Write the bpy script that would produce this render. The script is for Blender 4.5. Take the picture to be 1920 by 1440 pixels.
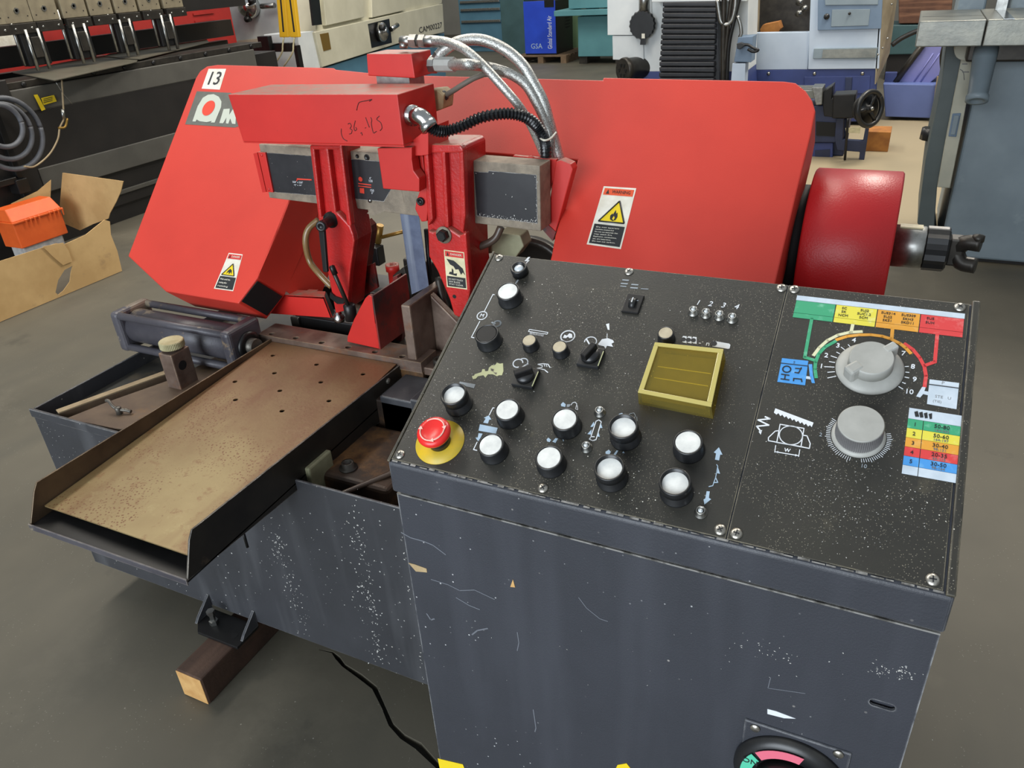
import bpy, bmesh, math, random
from mathutils import Vector, Matrix
import numpy as np
random.seed(7)
scene = bpy.context.scene
for o in list(bpy.data.objects): bpy.data.objects.remove(o)
col = scene.collection

# ---------------------------------------------------------------- camera
F = 1432.34; H = 1.58
PITCH, YAW, ROLL = 0.50532954, -0.47256283, 0.06529087
fwd = Vector((math.sin(YAW)*math.cos(PITCH), math.cos(YAW)*math.cos(PITCH), -math.sin(PITCH)))
rgt = Vector((math.cos(YAW), -math.sin(YAW), 0))
dwn = fwd.cross(rgt)
rg = rgt*math.cos(ROLL) + dwn*math.sin(ROLL)
dn = -rgt*math.sin(ROLL) + dwn*math.cos(ROLL)
CAM = Vector((0, 0, H))
cd = bpy.data.cameras.new('camera'); cam = bpy.data.objects.new('camera', cd); col.objects.link(cam)
cd.sensor_width = 36; cd.sensor_fit = 'HORIZONTAL'; cd.lens = F/1920*36; cd.clip_start = .02; cd.clip_end = 100
m = Matrix((( rg.x, -dn.x, -fwd.x, CAM.x), (rg.y, -dn.y, -fwd.y, CAM.y), (rg.z, -dn.z, -fwd.z, CAM.z), (0, 0, 0, 1)))
cam.matrix_world = m
scene.camera = cam

# ---------------------------------------------------------------- light
vs = scene.view_settings
vs.view_transform = 'Standard'; vs.look = 'None'; vs.gamma = 1; vs.use_curve_mapping = False
vs.exposure = 0.35
w = bpy.data.worlds.new('hall_daylight'); scene.world = w; w.use_nodes = True
bg = w.node_tree.nodes['Background']; bg.inputs[0].default_value = (0.86, 0.93, 1.0, 1); bg.inputs[1].default_value = 0.36
def area(name, loc, rot, sx, sy, power, c):
    l = bpy.data.lights.new(name, 'AREA'); l.shape = 'RECTANGLE'; l.size = sx; l.size_y = sy; l.energy = power; l.color = c
    o = bpy.data.objects.new(name, l); col.objects.link(o); o.location = loc; o.rotation_euler = rot
    return o
# rows of ceiling strip lamps and the open loading door behind the photographer
for i, (x, y) in enumerate(((-4.2, 2.5), (-4.2, 7.5), (-1.8, 4.4), (0.8, 7.4), (-7.5, 12))):
    area('ceiling_lamp_%d' % i, (x, y, 5.4), (0, 0, 0), .9, 3.2, (120, 120, 80, 250, 120)[i], (1.0, .93, .82))
area('loading_door_light', (-1.5, -5.5, 2.2), (math.radians(80), 0, 0), 5, 3.6, 420, (.84, .92, 1.0))

# ---------------------------------------------------------------- pixel -> place on a known plane
def ray(px, py):
    return rg*((px-960)/F) + dn*((py-720)/F) + fwd
class Surf:
    """a flat face of the saw: point, normal, right and up directions; minus lifts off it"""
    def __init__(s, q, n, u, v, off=0): s.q, s.n, s.u, s.v, s.off = q, n, u, v, off
    def __sub__(s, d): return Surf(s.q, s.n, s.u, s.v, s.off+d)
    def __add__(s, d): return Surf(s.q, s.n, s.u, s.v, s.off-d)
def PY(px, py, y):
    d = ray(px, py)
    if isinstance(y, Surf): return CAM + d*((y.q+y.n*y.off-CAM).dot(y.n)/d.dot(y.n))
    return CAM + d*(y/d.y)
def PX(px, py, x): d = ray(px, py); return CAM + d*(x/d.x)
def PZ(px, py, z): d = ray(px, py); return CAM + d*((z-H)/d.z)
def PP(px, py, p, n): d = ray(px, py); return CAM + d*((p-CAM).dot(n)/d.dot(n))

# ---------------------------------------------------------------- materials
def S(r, g, b):
    f = lambda c: (c/255/12.92) if c/255 <= .04045 else ((c/255+.055)/1.055)**2.4
    return (f(r), f(g), f(b), 1)
MATS = {}
def mat(name, c, rough=.5, metal=0, c2=None, sc=6, lo=.35, hi=.65, speck=None, patch=None, bump=0, bsc=200, dust=None, edge=None, coat=0, streak=None):
    M = bpy.data.materials.new(name); M.use_nodes = True; nt = M.node_tree; N = nt.nodes; L = nt.links
    b = N['Principled BSDF']; b.inputs['Roughness'].default_value = rough; b.inputs['Metallic'].default_value = metal
    if coat: b.inputs['Coat Weight'].default_value = coat; b.inputs['Coat Roughness'].default_value = .2
    tc = N.new('ShaderNodeTexCoord'); cur = None
    def noise(scale, det=4, r=.6, vec=None):
        n = N.new('ShaderNodeTexNoise'); n.inputs['Scale'].default_value = scale; n.inputs['Detail'].default_value = det; n.inputs['Roughness'].default_value = r
        L.new(vec or tc.outputs['Object'], n.inputs['Vector']); return n.outputs['Fac']
    def rng(f, a, bb):
        n = N.new('ShaderNodeMapRange'); n.inputs[1].default_value = a; n.inputs[2].default_value = bb; L.new(f, n.inputs[0]); return n.outputs[0]
    def mix(fac, a, bb):
        n = N.new('ShaderNodeMix'); n.data_type = 'RGBA'
        L.new(fac, n.inputs[0])
        if isinstance(a, tuple): n.inputs[6].default_value = a
        else: L.new(a, n.inputs[6])
        n.inputs[7].default_value = bb
        return n.outputs[2]
    def mul(a, bb):
        n = N.new('ShaderNodeMath'); n.operation = 'MULTIPLY'; L.new(a, n.inputs[0])
        if isinstance(bb, (int, float)): n.inputs[1].default_value = bb
        else: L.new(bb, n.inputs[1])
        return n.outputs[0]
    cur = c
    if c2: cur = mix(rng(noise(sc), lo, hi), cur, c2)
    if streak:                                   # (colour, scale, lo, hi) stretched along z
        mp = N.new('ShaderNodeMapping'); mp.inputs['Scale'].default_value = streak[4] if len(streak) > 4 else (1, 1, .12); L.new(tc.outputs['Object'], mp.inputs[0])
        cur = mix(rng(noise(streak[1], 3, .5, mp.outputs[0]), streak[2], streak[3]), cur, streak[0])
    if patch:
        for pc in (patch if isinstance(patch, list) else [patch]): cur = mix(rng(noise(pc[1], 8, .7), pc[2], pc[3]), cur, pc[0])
    if dust:                                     # settled dust on upward faces
        g = N.new('ShaderNodeNewGeometry'); sx = N.new('ShaderNodeSeparateXYZ'); L.new(g.outputs['Normal'], sx.inputs[0])
        cur = mix(mul(mul(rng(sx.outputs[2], .45, .95), rng(noise(40, 5), .2, .75)), dust[1]), cur, dust[0])
    if edge:
        bv = N.new('ShaderNodeBevel'); bv.samples = 4; bv.inputs[0].default_value = edge[1]
        g = N.new('ShaderNodeNewGeometry'); d = N.new('ShaderNodeVectorMath'); d.operation = 'DOT_PRODUCT'
        L.new(bv.outputs[0], d.inputs[0]); L.new(g.outputs['Normal'], d.inputs[1])
        cur = mix(mul(rng(d.outputs['Value'], .985, .88), rng(noise(30, 6), .35, .6)), cur, edge[0])
    if speck:
        for sp in (speck if isinstance(speck, list) else [speck]):
            v = N.new('ShaderNodeTexVoronoi'); v.inputs['Scale'].default_value = sp[1]; L.new(tc.outputs['Object'], v.inputs['Vector'])
            f = rng(v.outputs['Distance'], sp[2], sp[2]*.6)
            f = mul(f, rng(noise(sp[3] if len(sp) > 3 else 8, 3), sp[4] if len(sp) > 4 else .45, (sp[4] if len(sp) > 4 else .45)+.1))
            cur = mix(f, cur, sp[0])
    if isinstance(cur, tuple): b.inputs['Base Color'].default_value = cur
    else: L.new(cur, b.inputs['Base Color'])
    if bump:
        bn = N.new('ShaderNodeBump'); bn.inputs['Strength'].default_value = bump; bn.inputs['Distance'].default_value = .002
        L.new(noise(bsc, 3), bn.inputs['Height']); L.new(bn.outputs[0], b.inputs['Normal'])
    M.diffuse_color = c; MATS[name] = M
    return M
DUST = S(150, 128, 110)
mat('red', S(205, 44, 36), .42, 0, S(190, 38, 32), 4, dust=(S(146, 116, 100), 1.25), bump=.08, bsc=500, speck=(S(120, 40, 34), 60, .06, 5, .55))
mat('red_cover', S(208, 58, 43), .48, 0, S(196, 52, 39), 2.5, bump=.12, bsc=450, speck=(S(110, 45, 38), 55, .05, 4, .5))
mat('red_drum', S(190, 32, 34), .36, 0, S(180, 28, 32), 3, bump=.25, bsc=260)
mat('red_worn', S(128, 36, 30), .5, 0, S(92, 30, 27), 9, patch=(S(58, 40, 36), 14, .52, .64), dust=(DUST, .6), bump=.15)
mat('red_cast', S(196, 34, 32), .35, 0, S(170, 30, 28), 12, bump=.35, bsc=160, dust=(S(158, 128, 108), 1.2), edge=(S(240, 110, 95), .003))
mat('console_paint', S(56, 58, 65), .46, 0, S(50, 52, 58), 5, lo=.3, hi=.7, bump=.18, bsc=420, edge=(S(165, 165, 165), .003),
    speck=[(S(205, 205, 205), 70, .09, 3.5, .52), (S(150, 145, 140), 28, .05, 6, .5)], streak=(S(64, 66, 73), 14, .5, .8), patch=(S(98, 100, 105), 13, .69, .76))
mat('panel_black', S(42, 41, 37), .42, 0, S(56, 54, 47), 7, lo=.3, hi=.75, bump=.12, bsc=500, edge=(S(170, 160, 135), .0016),
    speck=[(S(128, 122, 106), 420, .22, 10, .42), (S(178, 172, 154), 250, .10, 9, .48), (S(225, 222, 210), 130, .10, 6, .50)], patch=(S(92, 86, 70), 12, .64, .8))
mat('bed_paint', S(57, 58, 62), .5, 0, S(49, 50, 53), 4, bump=.15, bsc=300, edge=(S(170, 168, 165), .003),
    speck=[(S(205, 205, 200), 45, .10, 3, .50), (S(185, 180, 170), 26, .06, 2.2, .48)], streak=(S(80, 81, 84), 12, .55, .8))
mat('pan_inside', S(66, 66, 62), .4, 0, S(48, 47, 44), 5, patch=(S(92, 82, 66), 6, .55, .7))
mat('tray_steel', S(150, 132, 92), .42, .3, S(132, 110, 74), 3.0, lo=.38, hi=.62, patch=[(S(120, 82, 52), 30, .56, .72), (S(168, 156, 112), 9, .60, .78)], bump=.15, bsc=120, streak=(S(120, 92, 60), 14, .5, .75, (1, .15, 1)), speck=[(S(112, 74, 48), 150, .36, 7, .46), (S(104, 68, 46), 40, .12, 5, .54)])
mat('tray_side', S(58, 54, 48), .38, .3, S(40, 38, 36), 7, patch=(S(104, 90, 72), 10, .62, .78), edge=(S(215, 205, 190), .0025))
mat('tray_inner', S(100, 82, 62), .45, .35, S(70, 56, 44), 8, edge=(S(180, 160, 130), .002))
mat('steel_raw', S(112, 108, 100), .45, .6, S(84, 80, 74), 20, bump=.2, bsc=250)
mat('steel_dusty', S(148, 136, 118), .6, .2, S(118, 108, 94), 30, bump=.3, bsc=300)
mat('steel_rust', S(124, 106, 94), .5, .3, S(84, 66, 56), 10, patch=(S(128, 80, 46), 8, .56, .7), bump=.35, bsc=90, edge=(S(165, 140, 110), .004))
mat('rust_dark', S(74, 56, 42), .55, .2, S(40, 32, 27), 9, patch=(S(120, 86, 50), 7, .52, .68), bump=.3, bsc=80)
mat('brown_plate', S(104, 86, 68), .5, .25, S(82, 66, 54), 9, patch=(S(132, 96, 54), 5, .56, .7))
mat('tan_edge', S(160, 142, 112), .55, .2, S(138, 120, 92), 14)
mat('cyl_paint', S(84, 82, 88), .42, .1, S(66, 64, 70), 8, patch=[(S(136, 126, 110), 7, .56, .60), (S(120, 104, 86), 16, .60, .66)], bump=.2, bsc=120, edge=(S(140, 132, 124), .004))
mat('black_metal', S(32, 31, 31), .38, .2, S(22, 22, 22), 9)
mat('black_plastic', S(33, 34, 36), .35, 0, S(26, 27, 28), 12, dust=(S(110, 104, 92), .25))
mat('black_deep', S(10, 10, 10), .7)
mat('label_black', S(40, 40, 43), .35, 0, S(56, 56, 58), 9, lo=.4, hi=.75, patch=(S(104, 103, 100), 10, .66, .78), edge=(S(215, 212, 205), .0022), speck=(S(230, 228, 222), 120, .12, 6, .6))
mat('white_cap', S(236, 236, 230), .4, 0, S(205, 206, 202), 50, speck=(S(60, 58, 55), 95, .10, 20, .62))
mat('cream_cap', S(196, 184, 156), .4, 0, S(172, 158, 132), 60)
mat('lens', S(215, 222, 225), .12, .2)
mat('chrome', S(205, 206, 205), .2, 1, S(180, 180, 178), 40)
mat('zinc', S(172, 172, 168), .36, 1, S(140, 140, 136), 40)
mat('screw', S(196, 192, 182), .32, .9, S(150, 146, 136), 120)
mat('knob_alu', S(176, 176, 170), .6, .2, S(162, 162, 156), 30)
mat('knob_side', S(148, 146, 146), .5, .5, S(126, 124, 124), 30)
mat('knurl_brass', S(196, 190, 152), .45, .4, S(168, 160, 122), 20)
mat('estop_red', S(226, 42, 38), .32)
mat('estop_pale', S(240, 190, 175), .4)
mat('ring_yellow', S(214, 176, 36), .45, 0, S(190, 168, 60), 40)
mat('print_white', S(222, 226, 230), .5)
mat('print_grey', S(150, 158, 164), .55)
mat('print_cream', S(186, 186, 142), .6)
mat('print_blue', S(168, 190, 208), .5)
mat('tab_white', S(205, 216, 226), .4, 0, S(190, 203, 214), 60)
mat('tab_green', S(62, 160, 116), .4, 0, S(120, 190, 158), 90, lo=.55, hi=.75)
mat('tab_yellow', S(224, 212, 76), .4, 0, S(226, 222, 150), 90, lo=.55, hi=.8)
mat('tab_orange', S(224, 158, 58), .4, 0, S(226, 182, 110), 90, lo=.55, hi=.8)
mat('tab_red', S(214, 66, 66), .4, 0, S(226, 130, 126), 90, lo=.55, hi=.8)
mat('tab_blue', S(74, 150, 218), .4, 0, S(120, 180, 224), 90, lo=.55, hi=.8)
mat('ink', S(34, 36, 38), .5)
mat('ink_grey', S(120, 120, 120), .5)
mat('ink_red', S(74, 18, 16), .5)
mat('label_white', S(232, 228, 214), .45, 0, S(214, 208, 190), 30)
mat('label_red', S(205, 52, 46), .45)
mat('label_orange', S(222, 84, 44), .45)
mat('label_yellow', S(236, 206, 34), .4)
mat('label_cream', S(230, 220, 180), .45, 0, S(206, 196, 156), 40)
mat('logo_grey', S(92, 92, 84), .5, 0, S(104, 104, 96), 30)
mat('logo_pale', S(196, 200, 184), .5)
mat('logo_red', S(226, 66, 44), .5)
mat('braid', S(206, 206, 200), .32, .75, S(140, 140, 136), 420, lo=.45, hi=.6, bump=.5, bsc=420)
mat('conduit', S(28, 29, 31), .25, .1)
mat('cable_grey', S(104, 96, 86), .6)
mat('connector', S(182, 158, 118), .6, 0, S(160, 138, 102), 40)
mat('clear_tube', S(150, 124, 84), .25, 0, S(132, 104, 64), 20)
mat('brown_tube', S(84, 70, 60), .35)
mat('blade_steel', S(128, 140, 168), .32, .75, S(110, 120, 146), 30, streak=(S(160, 170, 190), 60, .5, .7, (1, 1, .05)))
mat('casting_cream', S(150, 148, 118), .6, 0, S(120, 118, 92), 12)
mat('yellow_acrylic', S(150, 132, 40), .12)
mat('wood_dark', S(78, 56, 44), .65, 0, S(56, 40, 32), 10, streak=(S(96, 72, 58), 30, .5, .7, (1, .05, 1)), bump=.3, bsc=90)
mat('wood_end', S(206, 164, 104), .7, 0, S(186, 140, 82), 25)
mat('wood_pallet', S(120, 98, 74), .8, 0, S(92, 74, 56), 8, bump=.3, bsc=60)
mat('wood_orange', S(168, 110, 48), .75, 0, S(140, 88, 38), 12)
mat('wood_brown', S(104, 70, 52), .7, 0, S(78, 50, 38), 5, streak=(S(130, 92, 70), 20, .5, .7, (.1, 1, 1)))
mat('cardboard', S(206, 170, 116), .85, 0, S(186, 150, 98), 4, patch=(S(160, 130, 92), 6, .58, .72), bump=.25, bsc=40)
mat('orange_plastic', S(226, 100, 42), .42, 0, S(214, 90, 36), 10)
mat('white_bag', S(190, 188, 184), .6, 0, S(150, 148, 148), 20)
mat('floor_concrete', S(97, 92, 79), .62, 0, S(80, 76, 65), 1.3, lo=.3, hi=.7, patch=[(S(112, 106, 92), .9, .56, .78), (S(68, 65, 57), 2.1, .62, .76)], bump=.1, bsc=60, speck=[(S(146, 142, 130), 22, .05, 2, .5), (S(62, 60, 53), 30, .05, 3, .55), (S(128, 124, 112), 90, .14, 6, .5)], streak=(S(82, 79, 69), 5, .5, .8, (1, .25, 1)))
mat('amber_edge', S(190, 176, 104), .15)
mat('counter_face', S(104, 98, 74), .25, 0, S(84, 78, 58), 30)
mat('coil_grey', S(92, 94, 99), .5, 0, S(80, 82, 87), 20)
mat('scratch', S(104, 107, 114), .6)
mat('chip_white', S(196, 194, 188), .7)
mat('worn_lit_line', S(150, 148, 144), .45, .3, S(90, 88, 84), 60, lo=.45, hi=.6)
mat('crack_dark', S(44, 43, 38), .9)
mat('wall_paint', S(150, 148, 140), .8, 0, S(136, 134, 126), 1)
mat('brake_grey', S(86, 84, 78), .5, 0, S(76, 74, 69), 4)
mat('brake_black', S(36, 33, 31), .45, 0, S(29, 27, 26), 5)
mat('brake_clamp', S(146, 136, 112), .5, .2, S(128, 118, 98), 12)
mat('brake_plate', S(112, 108, 94), .45, .3, S(98, 94, 82), 6)
mat('dark_steel', S(66, 62, 56), .4, .5, S(48, 45, 41), 12)
mat('bg_red', S(178, 48, 42), .5, 0, S(160, 42, 38), 4)
mat('cream_paint', S(206, 202, 180), .5, 0, S(194, 190, 168), 3)
mat('pale_blue_grey', S(196, 204, 206), .5, 0, S(182, 190, 194), 3)
mat('white_paint', S(222, 226, 226), .45, 0, S(206, 212, 214), 2.5)
mat('white_paint_cool', S(196, 208, 222), .45, 0, S(180, 194, 210), 2)
mat('tan_side', S(158, 146, 122), .6, 0, S(130, 118, 96), 5)
mat('panel_bluegrey', S(112, 132, 154), .45, 0, S(102, 122, 144), 4)
mat('navy', S(58, 72, 128), .45, 0, S(50, 62, 112), 4)
mat('navy_dark', S(44, 54, 86), .5, 0, S(36, 44, 70), 6)
mat('conveyor_blue', S(98, 114, 168), .5, 0, S(90, 106, 158), 3)
mat('conveyor_violet', S(132, 134, 192), .5, 0, S(122, 124, 182), 3)
mat('teal', S(92, 146, 152), .5, 0, S(82, 134, 140), 2)
mat('teal_dark', S(62, 92, 96), .55, 0, S(54, 82, 84), 3)
mat('cabinet_blue', S(84, 128, 150), .5, 0, S(76, 118, 140), 3)
mat('royal_blue', S(40, 76, 200), .42, 0, S(36, 68, 186), 3)
mat('green_wall', S(110, 140, 104), .7)
mat('bellows', S(38, 39, 44), .42, 0, S(28, 29, 33), 8)
mat('grey_machine', S(136, 150, 158), .45, 0, S(122, 136, 144), 3, patch=(S(154, 168, 174), 2.5, .58, .75))
mat('grey_green', S(88, 98, 98), .5, 0, S(78, 88, 88), 4)
mat('grey_cream', S(192, 190, 172), .55, 0, S(176, 176, 160), 6, edge=(S(110, 100, 80), .006))
mat('table_iron', S(150, 150, 140), .35, .6, S(128, 130, 124), 14, bump=.2, bsc=60)
mat('yellow_guard', S(226, 176, 36), .45)
mat('brass', S(150, 118, 56), .4, .6)

# the tray plate rusts toward the saw end
M = MATS['tray_steel']; nt = M.node_tree; N = nt.nodes; b = N['Principled BSDF']; src = b.inputs['Base Color'].links[0].from_socket
tc = N.new('ShaderNodeTexCoord'); sx = N.new('ShaderNodeSeparateXYZ'); nt.links.new(tc.outputs['Object'], sx.inputs[0])
ns = N.new('ShaderNodeTexNoise'); ns.inputs['Scale'].default_value = 9; ns.inputs['Detail'].default_value = 9; ns.inputs['Roughness'].default_value = .75; nt.links.new(tc.outputs['Object'], ns.inputs['Vector'])
ad_ = N.new('ShaderNodeMath'); ad_.operation = 'MULTIPLY_ADD'; nt.links.new(ns.outputs['Fac'], ad_.inputs[0]); ad_.inputs[1].default_value = .55; nt.links.new(sx.outputs[1], ad_.inputs[2])
mr = N.new('ShaderNodeMapRange'); nt.links.new(ad_.outputs[0], mr.inputs[0]); mr.inputs[1].default_value = -.30; mr.inputs[2].default_value = .10; mr.inputs[4].default_value = .72
mx = N.new('ShaderNodeMix'); mx.data_type = 'RGBA'; nt.links.new(mr.outputs[0], mx.inputs[0]); nt.links.new(src, mx.inputs[6]); mx.inputs[7].default_value = S(112, 72, 50); nt.links.new(mx.outputs[2], b.inputs['Base Color'])
# floor colour turns paler and tan beyond the saw on the right
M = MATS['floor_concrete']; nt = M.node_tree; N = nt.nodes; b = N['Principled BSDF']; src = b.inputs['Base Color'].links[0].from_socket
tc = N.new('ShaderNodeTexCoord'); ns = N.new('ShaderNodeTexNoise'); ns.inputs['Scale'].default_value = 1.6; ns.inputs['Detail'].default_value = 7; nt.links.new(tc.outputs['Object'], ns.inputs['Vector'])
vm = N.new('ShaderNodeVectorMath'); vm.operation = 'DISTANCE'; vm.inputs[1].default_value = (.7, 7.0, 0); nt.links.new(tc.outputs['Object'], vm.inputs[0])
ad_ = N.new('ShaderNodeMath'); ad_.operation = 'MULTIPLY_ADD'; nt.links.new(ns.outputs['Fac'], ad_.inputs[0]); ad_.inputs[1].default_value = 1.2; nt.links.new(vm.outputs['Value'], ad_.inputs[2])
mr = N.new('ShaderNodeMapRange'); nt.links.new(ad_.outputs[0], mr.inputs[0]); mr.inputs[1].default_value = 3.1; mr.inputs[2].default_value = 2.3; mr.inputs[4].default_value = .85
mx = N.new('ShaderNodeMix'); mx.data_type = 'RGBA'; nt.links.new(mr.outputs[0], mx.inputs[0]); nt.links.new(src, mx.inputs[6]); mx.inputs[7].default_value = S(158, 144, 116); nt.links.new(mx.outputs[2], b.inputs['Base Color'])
# acrylic cover: clear yellow plastic
M = MATS['yellow_acrylic']; b = M.node_tree.nodes['Principled BSDF']
nt = M.node_tree; tr = nt.nodes.new('ShaderNodeBsdfTransparent'); tr.inputs[0].default_value = S(244, 232, 168); mx = nt.nodes.new('ShaderNodeMixShader'); mx.inputs[0].default_value = .13
b.inputs['Base Color'].default_value = S(206, 192, 112); b.inputs['Roughness'].default_value = .08
nt.links.new(tr.outputs[0], mx.inputs[1]); nt.links.new(b.outputs[0], mx.inputs[2]); nt.links.new(mx.outputs[0], nt.nodes['Material Output'].inputs['Surface'])
M = MATS['clear_tube']; b = M.node_tree.nodes['Principled BSDF']; b.inputs['Transmission Weight'].default_value = .25

# ---------------------------------------------------------------- mesh builder
ROOT = {}
def link(name, me, m, parent=None, bevel=0, origin=None, seg=2):
    o = bpy.data.objects.new(name, me); col.objects.link(o)
    if m: me.materials.append(MATS[m])
    if parent: o.parent = parent
    if bevel:
        bm = o.modifiers.new('edge', 'BEVEL'); bm.width = bevel; bm.segments = seg; bm.limit_method = 'ANGLE'; bm.angle_limit = math.radians(35)
    return o
def root_of(p):
    while p.parent: p = p.parent
    return p
class MB:
    def __init__(s): s.v = []; s.f = []; s.sm = []
    def add(s, vs, fs, smooth=False):
        k = len(s.v); s.v += [Vector(x) for x in vs]
        for f in fs: s.f.append([i+k for i in f]); s.sm.append(smooth)
        return s
    def box(s, x0, x1, y0, y1, z0, z1):
        return s.obox((x0, y0, z0), (x1-x0, 0, 0), (0, y1-y0, 0), (0, 0, z1-z0))
    def obox(s, o, a, b, c):
        o, a, b, c = Vector(o), Vector(a), Vector(b), Vector(c)
        return s.add([o, o+a, o+a+b, o+b, o+c, o+a+c, o+a+b+c, o+b+c], [(0,3,2,1),(4,5,6,7),(0,1,5,4),(1,2,6,5),(2,3,7,6),(3,0,4,7)])
    def prism(s, pts, ext):
        pts = [Vector(p) for p in pts]; e = Vector(ext); n = len(pts)
        return s.add(pts+[p+e for p in pts], [list(range(n))[::-1], list(range(n, 2*n))]+[(i, (i+1) % n, n+(i+1) % n, n+i) for i in range(n)])
    def loft(s, a, b):
        n = len(a); return s.add(list(a)+list(b), [list(range(n))[::-1], list(range(n, 2*n))]+[(i, (i+1) % n, n+(i+1) % n, n+i) for i in range(n)])
    def lathe(s, c, ax, prof, n=32, smooth=True, flute=0):
        c = Vector(c); ax = Vector(ax).normalized(); u = ax.orthogonal().normalized(); w = ax.cross(u)
        vs = []
        for (r, h) in prof:
            for i in range(n):
                t = 2*math.pi*i/n; rr = r*(1-flute*(i % 2)) if flute else r
                vs.append(c+ax*h+(u*math.cos(t)+w*math.sin(t))*rr)
        k = len(prof); fs = []
        for j in range(k-1):
            for i in range(n): fs.append((j*n+i, j*n+(i+1) % n, (j+1)*n+(i+1) % n, (j+1)*n+i))
        s.add(vs, fs, smooth); m = len(s.v)-len(vs)
        if prof[0][0] > 1e-6: s.f.append([m+i for i in range(n)][::-1]); s.sm.append(False)
        if prof[-1][0] > 1e-6: s.f.append([m+(k-1)*n+i for i in range(n)]); s.sm.append(False)
        return s
    def cyl(s, p0, p1, r, n=20, r2=None):
        p0, p1 = Vector(p0), Vector(p1); return s.lathe(p0, p1-p0, [(r, 0), (r if r2 is None else r2, (p1-p0).length)], n)
    def tube(s, pts, r, n=12, sub=6, corr=0):
        pts = [Vector(p) for p in pts]; P = []
        if len(pts) > 2:
            q = [2*pts[0]-pts[1]]+pts+[2*pts[-1]-pts[-2]]
            for i in range(1, len(q)-2):
                for j in range(sub):
                    t = j/sub; a, b, c, d = q[i-1:i+3]
                    P.append(.5*((2*b)+(c-a)*t+(2*a-5*b+4*c-d)*t*t+(3*b-a-3*c+d)*t**3))
            P.append(pts[-1])
        else: P = pts
        vs = []; T0 = (P[1]-P[0]).normalized(); u = T0.orthogonal().normalized()
        for i, p in enumerate(P):
            T = (P[min(i+1, len(P)-1)]-P[max(i-1, 0)]).normalized(); u = (u-T*u.dot(T)).normalized(); w = T.cross(u)
            rr = r*(1-corr*(i % 2))
            for k in range(n): t = 2*math.pi*k/n; vs.append(p+(u*math.cos(t)+w*math.sin(t))*rr)
        fs = [(i*n+k, i*n+(k+1) % n, (i+1)*n+(k+1) % n, (i+1)*n+k) for i in range(len(P)-1) for k in range(n)]
        m = len(s.v); s.add(vs, fs, True)
        s.f.append([m+k for k in range(n)][::-1]); s.sm.append(False)
        s.f.append([m+(len(P)-1)*n+k for k in range(n)]); s.sm.append(False)
        return s
    def build(s, name, m, parent=None, bevel=0, seg=2):
        off = ROOT.get(root_of(parent).name, Vector()) if parent else Vector()
        me = bpy.data.meshes.new(name); me.from_pydata([v-off for v in s.v], [], s.f)
        me.polygons.foreach_set('use_smooth', s.sm)
        bm = bmesh.new(); bm.from_mesh(me); bmesh.ops.recalc_face_normals(bm, faces=bm.faces); bm.to_mesh(me); bm.free()
        return link(name, me, m, parent, bevel, seg=seg)
def empty(name, loc, label, cat, group=None):
    o = bpy.data.objects.new(name, None); col.objects.link(o); o.location = loc; o.empty_display_size = .1
    ROOT[o.name] = Vector(loc); return tag(o, label, cat, group)
def tag(o, label, cat, group=None):
    o['label'] = label; o['category'] = cat
    if group: o['group'] = group
    return o
def struct(o): o['kind'] = 'structure'; return o
def curve_mesh(cu):
    o = bpy.data.objects.new('tmp', cu); col.objects.link(o)
    dg = bpy.context.evaluated_depsgraph_get(); me = bpy.data.meshes.new_from_object(o.evaluated_get(dg))
    bpy.data.objects.remove(o); bpy.data.curves.remove(cu); return me
def place(me, name, m, parent, o, u, v, bevel=0):
    """2-D mesh (x,y in the plane, z out of it) set on the plane at o with axes u, v"""
    o, u, v = Vector(o), Vector(u).normalized(), Vector(v).normalized(); n = u.cross(v)
    off = ROOT.get(root_of(parent).name, Vector()) if parent else Vector()
    me.transform(Matrix(((u.x, v.x, n.x, o.x-off.x), (u.y, v.y, n.y, o.y-off.y), (u.z, v.z, n.z, o.z-off.z), (0, 0, 0, 1))))
    return link(name, me, m, parent, bevel)
def plate(name, m, parent, o, u, v, outer, holes, thick, bevel=0):
    """flat plate with real holes; outer/holes are (x,y) loops; lies from the plane to thick above it"""
    cu = bpy.data.curves.new('t', 'CURVE'); cu.dimensions = '2D'; cu.fill_mode = 'BOTH'; cu.extrude = thick/2
    for lp in [outer]+holes:
        s = cu.splines.new('POLY'); s.points.add(len(lp)-1); s.use_cyclic_u = True
        for i, p in enumerate(lp): s.points[i].co = (p[0], p[1], 0, 1)
    me = curve_mesh(cu); me.transform(Matrix.Translation((0, 0, thick/2)))
    return place(me, name, m, parent, o, u, v, bevel)
def circ(x, y, r, n=20): return [(x+r*math.cos(2*math.pi*i/n), y+r*math.sin(2*math.pi*i/n)) for i in range(n)]
def text(s, m, parent, o, u, v, size, name='lettering', align='CENTER', width=None, shear=0, off=0, thick=.0003):
    cu = bpy.data.curves.new('t', 'FONT'); cu.body = s; cu.size = size*1.38; cu.align_x = align; cu.align_y = 'CENTER'; cu.extrude = thick; cu.shear = shear; cu.offset = off; cu.resolution_u = 2
    me = curve_mesh(cu)
    if width:
        xs = [q.co.x for q in me.vertices]
        if xs:
            k = width/max(1e-6, max(xs)-min(xs)); me.transform(Matrix.Diagonal((k, 1, 1, 1)))
    return place(me, name, m, parent, o, u, v)
UX, UY, UZ = Vector((1, 0, 0)), Vector((0, 1, 0)), Vector((0, 0, 1))
def face_y(px, y): return [PY(a, b, y) for a, b in px]
def ext_y(name, m, parent, px, y, depth, bevel=0):
    return MB().prism(face_y(px, y), (0, depth, 0)).build(name, m, parent, bevel)
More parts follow.
